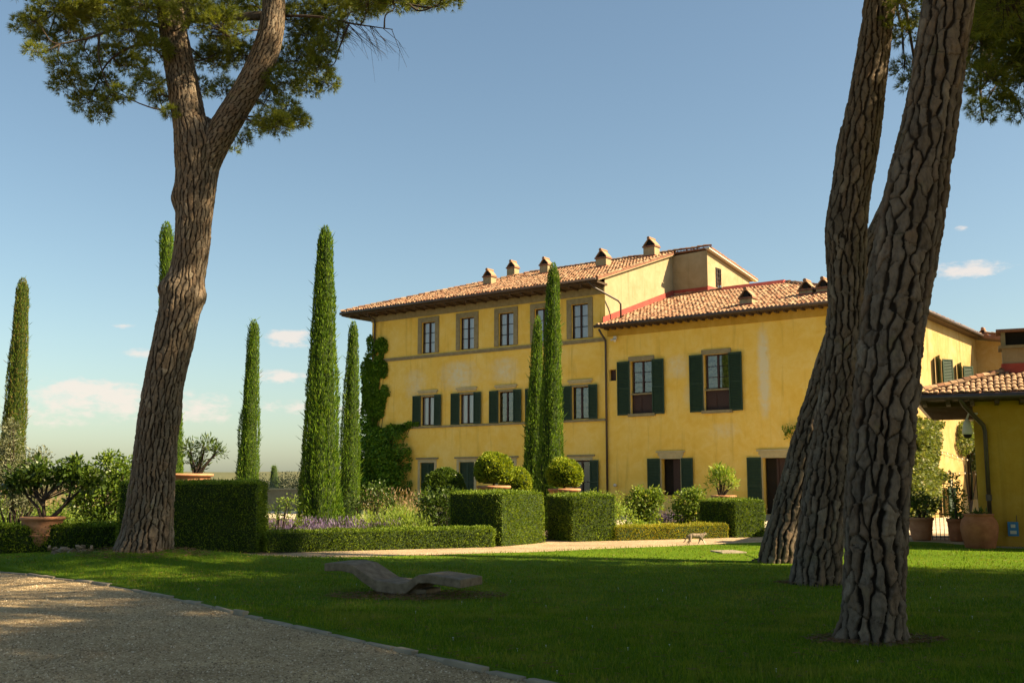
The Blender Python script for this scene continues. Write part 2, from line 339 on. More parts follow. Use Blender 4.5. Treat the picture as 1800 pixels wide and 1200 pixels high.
def mat_cat():
    m, nt, b, _ = nodes('tabby_cat_fur'); tc = nt.nodes.new('ShaderNodeTexCoord'); s = nt.nodes.new('ShaderNodeSeparateXYZ'); nt.links.new(tc.outputs['Object'], s.inputs[0])
    c = ramp(nt, noise_fac(nt, 26, 3, .5, stretch=(1.6, .4, .4)), [(.4, (.10, .075, .05)), (.6, (.30, .23, .16))])
    w = nt.nodes.new('ShaderNodeMath'); w.operation = 'MULTIPLY_ADD'; nt.links.new(s.outputs[0], w.inputs[0]); w.inputs[1].default_value = 1.0
    z = nt.nodes.new('ShaderNodeMath'); z.operation = 'MULTIPLY'; nt.links.new(s.outputs[2], z.inputs[0]); z.inputs[1].default_value = -1.3; nt.links.new(z.outputs[0], w.inputs[2])
    c = mixc(nt, ramp(nt, w.outputs[0], [(.0, (0, 0, 0)), (.06, (1, 1, 1))]), c, (.68, .62, .52))
    nt.links.new(c, b.inputs['Base Color']); b.inputs['Roughness'].default_value = .9; return m
M['cat'] = mat_cat()

# ------------------------------------------------------------------ foliage makers (numpy)
def rand_unit(n):
    v = RNG.normal(size=(n, 3)); return v/np.linalg.norm(v, axis=1, keepdims=True)
def leaves(P, N, length, width, spread=.7, updir=None, up=0.0, cup=.0):
    """diamond leaves at P pointing about N; returns V (4n,3), F (n,4)."""
    n = len(P); length = np.broadcast_to(np.asarray(length, float), (n,)); width = np.broadcast_to(np.asarray(width, float), (n,))
    D = N+spread*rand_unit(n)
    if up: D = D+np.array([0, 0, up])
    D /= np.linalg.norm(D, axis=1, keepdims=True)+1e-9
    S = np.cross(D, rand_unit(n)); S /= np.linalg.norm(S, axis=1, keepdims=True)+1e-9
    L = length[:, None]; w = width[:, None]
    V = np.stack([P, P+D*L*.45+S*w*.5, P+D*L, P+D*L*.45-S*w*.5], 1).reshape(-1, 3)
    return V, np.arange(4*n).reshape(n, 4)
def merge(parts):
    V = []; Fc = []; n = 0
    for v, f in parts: V.append(v); Fc.append(np.asarray(f)+n); n += len(v)
    return np.concatenate(V), np.concatenate(Fc)
def needles(P, D, k, length, width, cone=.8):
    """k thin needle triangles round each tuft point."""
    n = len(P); P2 = np.repeat(P, k, 0); D2 = np.repeat(D, k, 0)+cone*rand_unit(n*k); D2 /= np.linalg.norm(D2, axis=1, keepdims=True)
    S = np.cross(D2, rand_unit(n*k)); S /= np.linalg.norm(S, axis=1, keepdims=True)+1e-9
    L = (length*RNG.uniform(.7, 1.15, n*k))[:, None]; B = P2+D2*L*.06
    V = np.stack([B+S*width*.5, B-S*width*.5, P2+D2*L], 1).reshape(-1, 3); return V, np.arange(3*n*k).reshape(-1, 3)
def ellipsoid_pts(c, r, n, shell=.75, low=-1.0):
    d = rand_unit(n*2); d = d[d[:, 2] > low][:n]; rad = (shell+(1-shell)*RNG.random(len(d)))[:, None]
    return np.array(c)+d*rad*np.array(r), d

def box_pts(x0, x1, y0, y1, z0, z1, dens, round_=.06):
    A = [((x1-x0)*(z1-z0), 0, y0, (0, -1, 0)), ((x1-x0)*(z1-z0), 0, y1, (0, 1, 0)), ((y1-y0)*(z1-z0), 1, x0, (-1, 0, 0)), ((y1-y0)*(z1-z0), 1, x1, (1, 0, 0)), ((x1-x0)*(y1-y0), 2, z1, (0, 0, 1))]
    Ps = []; Ns = []
    for ar, t, v, nn in A:
        n = int(ar*dens); u = RNG.random((n, 2))
        if t == 0: p = np.stack([x0+u[:, 0]*(x1-x0), np.full(n, v), z0+u[:, 1]*(z1-z0)], 1)
        elif t == 1: p = np.stack([np.full(n, v), y0+u[:, 0]*(y1-y0), z0+u[:, 1]*(z1-z0)], 1)
        else: p = np.stack([x0+u[:, 0]*(x1-x0), y0+u[:, 1]*(y1-y0), np.full(n, v)], 1)
        Ps.append(p); Ns.append(np.tile(nn, (n, 1)).astype(float))
    P = np.concatenate(Ps); N = np.concatenate(Ns)
    # round the edges and let the clipped face wander
    c = np.array([(x0+x1)/2, (y0+y1)/2, (z0+z1)/2]); h = np.array([(x1-x0)/2, (y1-y0)/2, (z1-z0)/2])
    q = (P-c); over = np.maximum(np.abs(q)-(h-round_*2.2), 0); over[:, 2] *= (q[:, 2] > 0)
    l = np.linalg.norm(over, axis=1); k = np.maximum(l-round_*2.2, 0)/(l+1e-6)
    P = P-np.sign(q)*over*k[:, None]
    P = P+N*((fbm(P*1.7, 3)-.5)*.10+RNG.normal(0, .012, len(P)))[:, None]
    return P, N
def hedge(name, label, x0, x1, y0, y1, h, loc, rz, mat, dens=1000, leaf=.042, group=None):
    root = empty(name, loc, rz); tag(root, label, 'hedge', group)
    P, N = box_pts(x0, x1, y0, y1, .0, h, dens); L = leaf*RNG.uniform(.7, 1.25, len(P))
    V, Fc = leaves(P-N*leaf*.5, N, L, L*.55, .75, up=.35)
    P2, N2 = box_pts(x0+.03, x1-.03, y0+.03, y1-.03, .0, h-.03, dens*.5); v2 = leaves(P2-N2*leaf, N2, leaf*1.2, leaf*.8, .8)
    # sprigs that the shears missed
    i = RNG.integers(0, len(P), int(len(P)*.03)); v3 = leaves(P[i], N[i], leaf*1.9, leaf*.45, .45, up=.6)
    V, Fc = merge([(V, Fc), v2, v3]); link_mesh('foliage', big_mesh('hedge_foliage', V, Fc), mat, root)
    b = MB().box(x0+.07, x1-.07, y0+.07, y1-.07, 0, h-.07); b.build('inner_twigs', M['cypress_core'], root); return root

def twig_tubes(pairs, r0, r1, k=4):
    b = MB()
    for a, c in pairs:
        a = np.array(a); c = np.array(c); m = (a+c)/2+RNG.normal(0, .06, 3)*np.linalg.norm(c-a); b.tube([a, m, c], [r0, (r0+r1)/2, r1], k, cap=False)
    return b
def cypress(px, top_py, base, width_top, width_base, label, lean_px=0, mat='cypress', dens=1500, group='columnar cypresses in the garden', bend=None):
    """base: ground point (x,y); column that tapers to a blunt tip."""
    X, Y = base[0], base[1]; zt = at(px, top_py, Y)[2]; root = empty('cypress_tree', (X, Y, 0)); tag(root, label, 'tree', group)
    xt = at(px, top_py, Y)[0]-X; rb, rt = width_base/2, width_top/2; seed = RNG.random(3)*50
    def prof(t): return (rb+(rt*.82-rb)*np.power(t, 1.2))*np.minimum(1, np.sqrt(np.maximum(1-t, 0)/.05+.02))*(.80+.2*np.minimum(1, t/.05))
    area = 2*math.pi*(rb+rt)/2*zt; n = int(area*dens); t = RNG.random(n); keep = RNG.random(n) < (prof(t)/rb)+.1; t = t[keep]; n = len(t)
    a = RNG.random(n)*2*math.pi; d = np.stack([np.cos(a), np.sin(a), np.zeros(n)], 1)
    lump = (fbm(np.stack([d[:, 0]*2.2, d[:, 1]*2.2, t*zt*.9], 1)+seed, 3)-.5)
    lump2 = (fbm(np.stack([d[:, 0]*6, d[:, 1]*6, t*zt*1.6], 1)+seed+9, 2)-.5)
    r = prof(t)*(1+.48*lump+.44*lump2); c = np.stack([xt*t, np.zeros(n), t*zt], 1)
    P = c+d*(r*RNG.uniform(.86, 1.0, n))[:, None]; P[:, 2] = np.clip(P[:, 2], .03, None)
    L = RNG.uniform(.05, .125, n)*min(1.0, .5+rb); V, Fc = leaves(P, d*.42+np.array([0, 0, 1.2]), L, L*.24, .30)
    # loose shoots
    ns = int(n*.009); i = RNG.integers(0, n, ns); v2 = leaves(P[i], d[i]*.9+np.array([0, 0, 1.0]), RNG.uniform(.16, .34, ns), .022, .3)
    V, Fc = merge([(V, Fc), v2]); link_mesh('crown', big_mesh('cypress_crown', V, Fc), M[mat], root)
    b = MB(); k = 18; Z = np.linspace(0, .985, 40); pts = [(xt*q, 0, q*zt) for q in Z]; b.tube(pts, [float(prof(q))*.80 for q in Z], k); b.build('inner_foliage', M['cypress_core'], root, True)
    MB().tube([(0, 0, -.1), (0, 0, .5), (xt*.4, 0, zt*.4)], [.16, .13, .08], 8).build('trunk', M['twig'], root, True)
    return root

def shrub(name, label, loc, blobs, mat, leaf=(.07, .04), dens=220, stems=6, cat='shrub', stem_h=None, shell=.35, up=.25, parent=None, open_=1.0, spread=.8):
    """blobs: (dx,dy,z,rx,ry,rz) ellipsoids of leaves on stems that rise from the base."""
    root = empty(name, loc) if parent is None else parent
    if parent is None: tag(root, label, cat)
    parts = []; pairs = []; b = MB(); z_base = 0 if stem_h is None else stem_h
    for bl in blobs:
        c = np.array(bl[:3], float); r = np.array(bl[3:], float); n = int(dens*4*math.pi*((r[0]*r[1]+r[0]*r[2]+r[1]*r[2])/3)*open_)
        P, d = ellipsoid_pts(c, r, n, shell); P = P+d*((fbm(P*3.1+5, 3)-.5)*.55*r.mean())[:, None]; P[:, 2] = np.maximum(P[:, 2], z_base+.02)
        L = leaf[0]*RNG.uniform(.6, 1.25, len(P)); parts.append(leaves(P, d*.6, L, L*leaf[1]/leaf[0], spread, up=up))
        for _ in range(max(2, int(stems))):
            e = P[RNG.integers(len(P))]; a0 = np.array([RNG.normal(0, .04), RNG.normal(0, .04), z_base-.02]); m1 = a0+(c-a0)*.5+RNG.normal(0, .08, 3)*r
            b.tube([a0, m1, c+(e-c)*.35, e], [.017, .013, .008, .004], 5, cap=False)
    V, Fc = merge(parts); link_mesh('foliage', big_mesh('shrub_foliage', V, Fc), M[mat], root); b.build('stems', M['twig'], root); return root

# ------------------------------------------------------------------ ground
def smooth_path(pts, n=12):
    P = [np.array(p, float) for p in pts]; out = []
    for i in range(len(P)-1):
        p0, p1, p2, p3 = P[max(i-1, 0)], P[i], P[i+1], P[min(i+2, len(P)-1)]
        for j in range(n):
            t = j/n; out.append(.5*((2*p1)+(-p0+p2)*t+(2*p0-5*p1+4*p2-p3)*t*t+(-p0+3*p1-3*p2+p3)*t**3))
    out.append(P[-1]); return np.array(out)
MOUND = np.array([-7.05, 20.6])
def zlawn(x, y):
    return .30*np.exp(-((x-MOUND[0])**2/7.0+(y-MOUND[1])**2/1.8))
kerb_px = [(-260,975),(-120,990),(0,1005),(150,1023),(300,1051),(450,1086),(560,1111),(700,1142),(830,1175),(960,1203),(1100,1238),(1300,1300)]
KERB = smooth_path([ground(*p)[:2] for p in kerb_px], 10)
def in_drive(x, y):
    """true on the gravel side of the kerb"""
    ky = np.interp(x, KERB[:, 0], KERB[:, 1]) if KERB[0, 0] < KERB[-1, 0] else np.interp(x, KERB[::-1, 0], KERB[::-1, 1])
    return y < ky
def sheet(name, poly, z, mat):
    o = MB().poly([(p[0], p[1], z) for p in poly]).build(name, mat); return kind(o)
# far ground reaching the horizon, the hill falls away behind the garden
def terrain():
    xs = np.concatenate([np.linspace(-3000, -120, 12), np.linspace(-90, 90, 37), np.linspace(120, 3000, 12)]); ys = np.concatenate([np.linspace(-400, -40, 6), np.linspace(-30, 110, 29), np.linspace(140, 4500, 20)])
    X, Y = np.meshgrid(xs, ys); d = np.hypot(X, Y-30); Z = -.03-40*np.clip((d-75)/300, 0, 1)+75*np.clip((d-1200)/2200, 0, 1)**1.3
    Z = np.where(d > 75, Z+18*(fbm(np.stack([X.ravel()*.0022, Y.ravel()*.0022, X.ravel()*0], 1), 3).reshape(X.shape)-.5)*np.clip((d-75)/500, 0, 1), Z)
    V = np.stack([X.ravel(), Y.ravel(), Z.ravel()], 1); nx = len(xs); i = np.arange(len(ys)-1)[:, None]*nx+np.arange(nx-1)[None]; i = i.ravel()
    return kind(link_mesh('terrain', big_mesh('terrain', V, np.stack([i, i+1, i+nx+1, i+nx], 1), True), M['field']))
terrain()
kind(sheet('gravel_drive', list(KERB)+[(40, 6), (40, -25), (-40, -25), (-40, KERB[0][1]+2)], 0.0, M['gravel']))
# lawn: everything beyond the kerb up to the garden path
far_edge_px = [(-300,985),(0,975),(120,972),(330,981),(440,983),(568,981),(660,979),(750,976),(860,972),(940,970),(1062,964),(1160,960.5),(1343,952.5),(1500,950.5),(1640,953),(1725,961),(1900,964)]
FAR = smooth_path([ground(*p)[:2] for p in far_edge_px], 6)
def lawn():
    n = 90; K = KERB[KERB[:, 0] > -14]; t = np.linspace(0, 1, n)
    xs = np.concatenate([np.linspace(-16, 15, n)]); V = []; m = 40
    for x in xs:
        y0 = np.interp(x, KERB[:, 0], KERB[:, 1]); y1 = np.interp(x, FAR[:, 0], FAR[:, 1])
        for j in range(m):
            y = y0+(y1-y0)*(max(j-.9, 0)/(m-1.9)); V.append((x, y, (-.03 if j == 0 else .035+float(zlawn(x, y)))-(.03 if j == m-1 else 0)))
    i = (np.arange(n-1)[:, None]*m+np.arange(m-1)[None]).ravel()
    return kind(link_mesh('lawn', big_mesh('lawn', V, np.stack([i, i+m, i+m+1, i+1], 1), True), M['lawn']))
lawn()
# lawn that goes on to the right, outside the picture
kind(sheet('lawn_beyond', [(15, np.interp(15, KERB[:, 0], KERB[:, 1])), (60, 4), (60, 24), (15, np.interp(15, FAR[:, 0], FAR[:, 1]))], .03, M['lawn']))
hedge_px = [(-300,968),(0,966),(200,964),(440,974),(568,969),(660,966.5),(880,961),(960,952.5),(1087,950.5),(1282,944.5),(1350,943)]
HEDGE = smooth_path([ground(*p)[:2] for p in hedge_px], 6)
kind(sheet('gravel_path', [tuple(p-np.array([0, .25])) for p in FAR if p[0] > -9]+[(25, 24), (30, 40), (26, 60), (8, 44), (9.0, 36)]+[tuple(p+np.array([0, .5])) for p in HEDGE[::-1] if p[0] > -9], .004, M['gravel_path']))
kind(sheet('garden_bed', [tuple(p+np.array([0, .15])) for p in HEDGE]+[(9.2, 36), (8, 43), (-9, 58), (-30, 58), (-40, 30)], .010, M['soil']))
# pale gravel added out of view to bounce sunlight onto the villa front
M['terrace'] = mat_gravel('pale_terrace_gravel', (.50, .41, .28), (.62, .52, .37), (.72, .63, .47))
kind(sheet('gravel_terrace', [tuple(VC+VD*x+VB*y)[:2] for x, y in ((-19, -11), (-5, -12.5), (8, -11), (22, -8), (24, 14.9), (13.5, 14.9), (13.5, 0), (-19, 0))], .016, M['terrace']))
# stone edging of the drive, stone by stone
kerb = kind(MB().tube([(p[0], p[1], -.03) for p in KERB[::2]], .05, 5).build('kerb', M['paving']))
def kerb_stones():
    seg = np.linalg.norm(np.diff(KERB, axis=0), axis=1); s = np.concatenate([[0], np.cumsum(seg)]); pos = 0.0
    while pos < s[-1]-.9:
        L = RNG.uniform(.35, .9); a = np.array([np.interp(pos, s, KERB[:, i]) for i in (0, 1)]); c = np.array([np.interp(pos+L-.03, s, KERB[:, i]) for i in (0, 1)]); pos += L
        t = (c-a)/np.linalg.norm(c-a); nrm = np.array([-t[1], t[0]])*RNG.uniform(.035, .06); zt = .03+RNG.normal(0, .010); j = lambda: RNG.normal(0, .014, 2)
        q = [a-nrm+j(), c-nrm+j(), c+nrm+j(), a+nrm+j()]
        MB().hexa([(*p, -.05) for p in q]+[(*(p*.92+(a+c)/2*.08), zt+RNG.normal(0, .006)) for p in q]).build('kerb_stone', M['paving'], kerb, bevel=.012)
kerb_stones()
def grass():
    parts = []
    for n, ymax, hl, wd in ((170000, 13.5, .042, .007), (130000, 20.0, .040, .011), (70000, 27.0, .034, .018)):
        Y = RNG.uniform(6.5, ymax, n); X = RNG.uniform(-1, 1, n)*(Y*.55+2.5); Y1 = np.interp(X, FAR[:, 0], FAR[:, 1]); ok = (~in_drive(X, Y-.10)) & (Y < Y1-.03)
        X, Y = X[ok], Y[ok]; P = np.stack([X, Y, .033+zlawn(X, Y)], 1); k = len(P)
        patch = .65+.7*fbm(np.stack([X*.9, Y*.9, X*0], 1), 3); H = hl*RNG.uniform(.5, 1.3, k)*patch
        D = np.array([0, 0, 1.0])+.55*rand_unit(k); S = np.cross(D, rand_unit(k)); S /= np.linalg.norm(S, axis=1, keepdims=True)
        V = np.stack([P+S*wd*.5, P-S*wd*.5, P+D*H[:, None]], 1).reshape(-1, 3); parts.append((V, np.arange(3*k).reshape(k, 3)))
    V, Fc = merge(parts); o = kind(link_mesh('grass', big_mesh('grass', V, Fc), M['grass']), 'stuff'); tag(o, 'short mown green grass blades covering the lawn', 'grass')
grass()
def loose_gravel():
    n = 52000; Y = 7+np.power(RNG.random(n), 1.5)*13; X = RNG.uniform(-1, .25, n)*(Y*.55+2.5); ok = in_drive(X, Y+.02); X, Y = X[ok], Y[ok]; k = len(X)
    base = np.array([(1, 0, -.2), (-.5, .87, -.2), (-.5, -.87, -.2), (.15, .1, .75)]); f = np.array([(0, 1, 3), (1, 2, 3), (2, 0, 3)])
    r = RNG.uniform(.005, .015, k)*(1+(Y-8)*.03); a = RNG.random(k)*6.28; ca, sa = np.cos(a), np.sin(a); asp = RNG.uniform(.55, 1.0, k)
    V = np.empty((k, 4, 3))
    for i, (x, y, z) in enumerate(base):
        jx = x*(1+RNG.normal(0, .2, k)); jy = y*asp*(1+RNG.normal(0, .2, k)); V[:, i, 0] = X+r*(ca*jx-sa*jy); V[:, i, 1] = Y+r*(sa*jx+ca*jy); V[:, i, 2] = .002+r*(z*.9+.15)
    Fc = (np.arange(k)[:, None, None]*4+f[None]).reshape(-1, 3)
    o = kind(link_mesh('loose_gravel', big_mesh('loose_gravel', V.reshape(-1, 3), Fc), M['stones']), 'stuff'); tag(o, 'loose tan gravel stones scattered over the drive', 'gravel')
loose_gravel()
def litter():
    parts = []
    for (cx, cy), rad, n in (((3.6, 10.75), .42, 1100), ((4.7, 16.7), .36, 500), ((-1.3, 14.8), .75, 1600), ((-7.0, 20.2), .8, 1200)):
        a = RNG.random(n)*6.28; q = rad*np.sqrt(RNG.random(n))*1.2; P = np.stack([cx+np.cos(a)*q*1.4, cy+np.sin(a)*q*.7, np.zeros(n)], 1); P[:, 2] = .07+zlawn(P[:, 0], P[:, 1])
        D = rand_unit(n)*np.array([1, 1, .12]); v, f = leaves(P, D, .09, .008, .1); parts.append((v, f))
    n = 5200; Y = RNG.uniform(7.5, 23, n); X = RNG.uniform(-.9, .9, n)*(Y*.55+2); ok = ~in_drive(X, Y-.1); X, Y = X[ok], Y[ok]; P = np.stack([X, Y, .066+zlawn(X, Y)], 1); parts.append(leaves(P, rand_unit(len(P))*np.array([1, 1, .15]), .085, .007, .1))
    V, Fc = merge(parts); o = kind(link_mesh('fallen_needles', big_mesh('fallen_needles', V, Fc), M['needle_litter']), 'stuff'); tag(o, 'brown fallen pine needles on bare soil round the trunks', 'needles')
litter()
def daisies():
    pts = []; b = MB()
    for _ in range(60):
        Y = RNG.uniform(8.5, 17); X = RNG.uniform(-.5, .55)*Y
        if in_drive(X, Y-.3): continue
        z = .062+float(zlawn(X, Y)); r = .009; b.poly([(X+r*math.cos(i*1.05), Y+r*math.sin(i*1.05), z+.004*(i % 2)) for i in range(6)]); b.tube([(X, Y, .03), (X, Y, z)], .0015, 3, cap=False)
    o = kind(b.build('daisies', M['daisy']), 'stuff'); tag(o, 'tiny white daisies dotted through the lawn', 'flowers')
daisies()

# ------------------------------------------------------------------ villa
villa = empty('villa', VC, R(-37)); tag(villa, 'long yellow stucco villa with green shutters and terracotta tile roofs', 'house')
front = lambda u, o, z: (u, -o, z)                 # u along the front, o outwards
side = lambda u, o, z: (WING+o, u, z)              # u into the house, o outwards
def wall(name, mat, mp, u0, u1, z0, z1, holes, t=.28, parent=villa, top=None):
    """wall sheet with window openings and their reveals; top: function of u giving the upper edge."""
    us = sorted({u0, u1, *[h[0] for h in holes], *[h[1] for h in holes]}); zs = sorted({z0, z1, *[h[2] for h in holes], *[h[3] for h in holes]}); b = MB()
    for i in range(len(us)-1):
        for j in range(len(zs)-1):
            a, c, e, g = us[i], us[i+1], zs[j], zs[j+1]; m = ((a+c)/2, (e+g)/2)
            if any(h[0] < m[0] < h[1] and h[2] < m[1] < h[3] for h in holes): continue
            b.quad(mp(a, 0, e), mp(c, 0, e), mp(c, 0, g), mp(a, 0, g))
    for a, c, e, g in holes:
        for p, q in (((a, e), (a, g)), ((c, g), (c, e)), ((a, g), (c, g)), ((c, e), (a, e))):
            b.quad(mp(p[0], 0, p[1]), mp(q[0], 0, q[1]), mp(q[0], -t, q[1]), mp(p[0], -t, p[1]))
    if top: b.poly([mp(u, 0, z) for u, z in top])
    return b.build(name, mat, parent)
def window(mp, u0, u1, z0, z1, cols=2, rows=3, depth=.16, curtain_or_reflection='curtain_white', parent=villa, glazed=True, gap=.0):
    """dark casement: frame bars as the part, each pane and the curtain as its sub-parts."""
    b = MB(); fr = .055; d0, d1 = -depth, -depth+.05
    b.box(u0, u0+fr, d0, d1, z0, z1, mp).box(u1-fr, u1, d0, d1, z0, z1, mp).box(u0+fr, u1-fr, d0, d1, z0, z0+fr, mp).box(u0+fr, u1-fr, d0, d1, z1-fr, z1, mp)
    um = (u0+u1)/2; b.box(um-.045, um+.045, d0+.002, d1+.012, z0+fr, z1-fr, mp)
    cols_u = [(u0+fr, um-.045), (um+.045, u1-fr)]
    for a, c in cols_u:
        for r in range(1, rows): zz = z0+fr+(z1-z0-2*fr)*r/rows; b.box(a, c, d0+.006, d1-.008, zz-.016, zz+.016, mp)
    w = b.build('window', M['wood_dark'], parent)
    for a, c in cols_u:
        for r in range(rows):
            e = z0+fr+(z1-z0-2*fr)*r/rows+.016*(r > 0); g = z0+fr+(z1-z0-2*fr)*(r+1)/rows-.016*(r < rows-1)
            MB().quad(mp(a, d0+.02, e), mp(c, d0+.02, e), mp(c, d0+.02, g), mp(a, d0+.02, g)).build('pane', M['glass'], w)
    if curtain_or_reflection:
        cb = MB(); k = 22; n0 = len(cb.v)
        for i in range(k+1):
            u = u0+.02+(u1-u0-.04)*i/k; o = -depth-.035+.012*math.sin(i*2.4)
            cb.v += [mp(u, o, z0+.02), mp(u, o, z1-.02)]
            if i: q = n0+2*i; cb.f.append((q-2, q, q+1, q-1))
        cb.build('curtain', M[curtain_or_reflection], w)
    MB().quad(mp(u0-.05, -depth-.14, z0-.05), mp(u1+.05, -depth-.14, z0-.05), mp(u1+.05, -depth-.14, z1+.05), mp(u0-.05, -depth-.14, z1+.05)).build('dark_room', M['interior'], w)
    return w
def shutter(mp, u0, u1, z0, z1, out=.05, mat='shutter', parent=villa, tilt=0.0):
    """louvred leaf: stiles and rails, slats as one sub-part."""
    b = MB(); st = .055; t0, t1 = out, out+.035
    m2 = mp if not tilt else (lambda u, o, z, mp=mp: mp(u, o+abs(u-(u0 if tilt > 0 else u1))*abs(tilt), z))
    b.box(u0, u0+st, t0, t1, z0, z1, m2).box(u1-st, u1, t0, t1, z0, z1, m2)
    for za, zb in ((z0, z0+.09), (z1-.08, z1), ((z0+z1)/2-.03, (z0+z1)/2+.03)) if z1-z0 > 2 else ((z0, z0+.08), (z1-.07, z1)): b.box(u0+st, u1-st, t0+.002, t1-.002, za, zb, m2)
    s = b.build('shutter', M[mat], parent); sb = MB(); n = int((z1-z0-.2)/.07)
    for i in range(n):
        z = z0+.11+i*(z1-z0-.2)/n
        sb.hexa([m2(u0+st, t0+.003, z+.030), m2(u1-st, t0+.003, z+.030), m2(u1-st, t1-.004, z), m2(u0+st, t1-.004, z), m2(u0+st, t0+.003, z+.040), m2(u1-st, t0+.003, z+.040), m2(u1-st, t1-.004, z+.010), m2(u0+st, t1-.004, z+.010)])
    sb.quad(m2(u0+st, t0+.001, z0+.08), m2(u1-st, t0+.001, z0+.08), m2(u1-st, t0+.001, z1-.07), m2(u0+st, t0+.001, z1-.07))
    kind(sb.build('slats', M[mat], s), 'stuff'); return s
def frame_stone(mp, u0, u1, z0, z1, w, out, mat='stone', name='window_surround', sill=False, parent=villa):
    b = MB(); b.box(u0-w, u0, .003, out, z0, z1+w, mp).box(u1, u1+w, .003, out, z0, z1+w, mp).box(u0, u1, .003, out, z1, z1+w, mp)
    o = b.build(name, M[mat], parent)
    return o
XC = [-11.52, -8.74, -6.10, -3.75, -1.48]; holes = []
for x in XC: holes += [(x-.50, x+.50, 8.68, 10.42), (x-.49, x+.49, 4.68, 6.27), (x-.52, x+.52, .55, 2.66)]
wall('main_wall', M['stucco'], front, -15.9, 0, 0, 11.22, holes)
for i, x in enumerate(XC):
    window(front, x-.50, x+.50, 8.68, 10.42); frame_stone(front, x-.50, x+.50, 8.68, 10.42, .27, .055)
    window(front, x-.49, x+.49, 4.68, 6.27, rows=1, curtain_or_reflection='curtain_white' if i < 2 else 'curtain_olive')
    frame_stone(front, x-.49, x+.49, 4.68, 6.27, .10, .045, name='window_jamb')
    MB().box(x-.72, x+.72, .003, .09, 6.53, 6.62, front).box(x-.66, x+.66, .003, .06, 6.44, 6.528, front).build('window_hood', M['stone_pale'], villa)
    for s in (-1, 1): shutter(front, *sorted((x+s*.50, x+s*1.04)), 4.66, 6.34, .05, tilt=.10*s)
    frame_stone(front, x-.52, x+.52, .55, 2.66, .16, .03, 'stone_pale', 'window_moulding')
    MB().box(x-.80, x+.80, .003, .08, 2.84, 2.93, front).build('window_hood', M['stone'], villa)
    if i < 3:
        for s in (-1, 1): shutter(front, *sorted((x+s*.005, x+s*.51)), .58, 2.64, -.10)
    else:
        window(front, x-.52, x+.52, .57, 2.64, rows=2, curtain_or_reflection=None); shutter(front, x+.54, x+1.06, .57, 2.66, .05, tilt=.1)
MB().box(-15.93, -.02, .003, .07, 8.50, 8.60, front).box(-15.93, -.02, .003, .045, 8.42, 8.498, front).build('string_course', M['stone'], villa)
MB().box(-15.93, -.02, .003, .08, 4.54, 4.64, front).build('string_course', M['stone'], villa)
MB().box(-15.93, -.02, .003, .05, 10.78, 11.14, front).build('frieze', M['stone'], villa)
# left gable end, back and inner side walls
MB().quad((-15.9, 12.3, 0), (-15.9, 0, 0), (-15.9, 0, 11.15), (-15.9, 12.3, 11.15)).build('end_wall', M['stucco'], villa)
MB().quad((13.5, 22, 0), (-15.9, 12.3, 0), (-15.9, 12.3, 12.9), (2.1, 12.3, 12.9)).build('back_wall', M['stucco'], villa)
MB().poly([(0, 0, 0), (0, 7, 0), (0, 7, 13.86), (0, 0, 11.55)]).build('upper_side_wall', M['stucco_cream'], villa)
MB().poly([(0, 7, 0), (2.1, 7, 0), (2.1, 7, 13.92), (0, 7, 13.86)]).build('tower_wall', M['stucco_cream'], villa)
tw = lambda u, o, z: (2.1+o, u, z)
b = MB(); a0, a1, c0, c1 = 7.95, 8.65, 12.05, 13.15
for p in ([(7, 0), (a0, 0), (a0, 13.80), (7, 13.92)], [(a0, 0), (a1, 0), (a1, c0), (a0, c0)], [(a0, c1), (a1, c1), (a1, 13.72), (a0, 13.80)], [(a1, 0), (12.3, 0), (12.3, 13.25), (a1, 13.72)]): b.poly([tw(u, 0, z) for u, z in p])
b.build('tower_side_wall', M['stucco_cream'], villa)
w = window(tw, a0, a1, c0, c1, rows=2, curtain_or_reflection=None, depth=.12); g = MB()
for i in range(4): u = a0+.06+i*(a1-a0-.12)/3; g.tube([tw(u, .02, c0), tw(u, .02, c1)], .012, 5)
for i in range(5): z = c0+.08+i*(c1-c0-.16)/4; g.tube([tw(a0, .02, z), tw(a1, .02, z)], .012, 5)
g.build('window_grille', M['iron'], w)
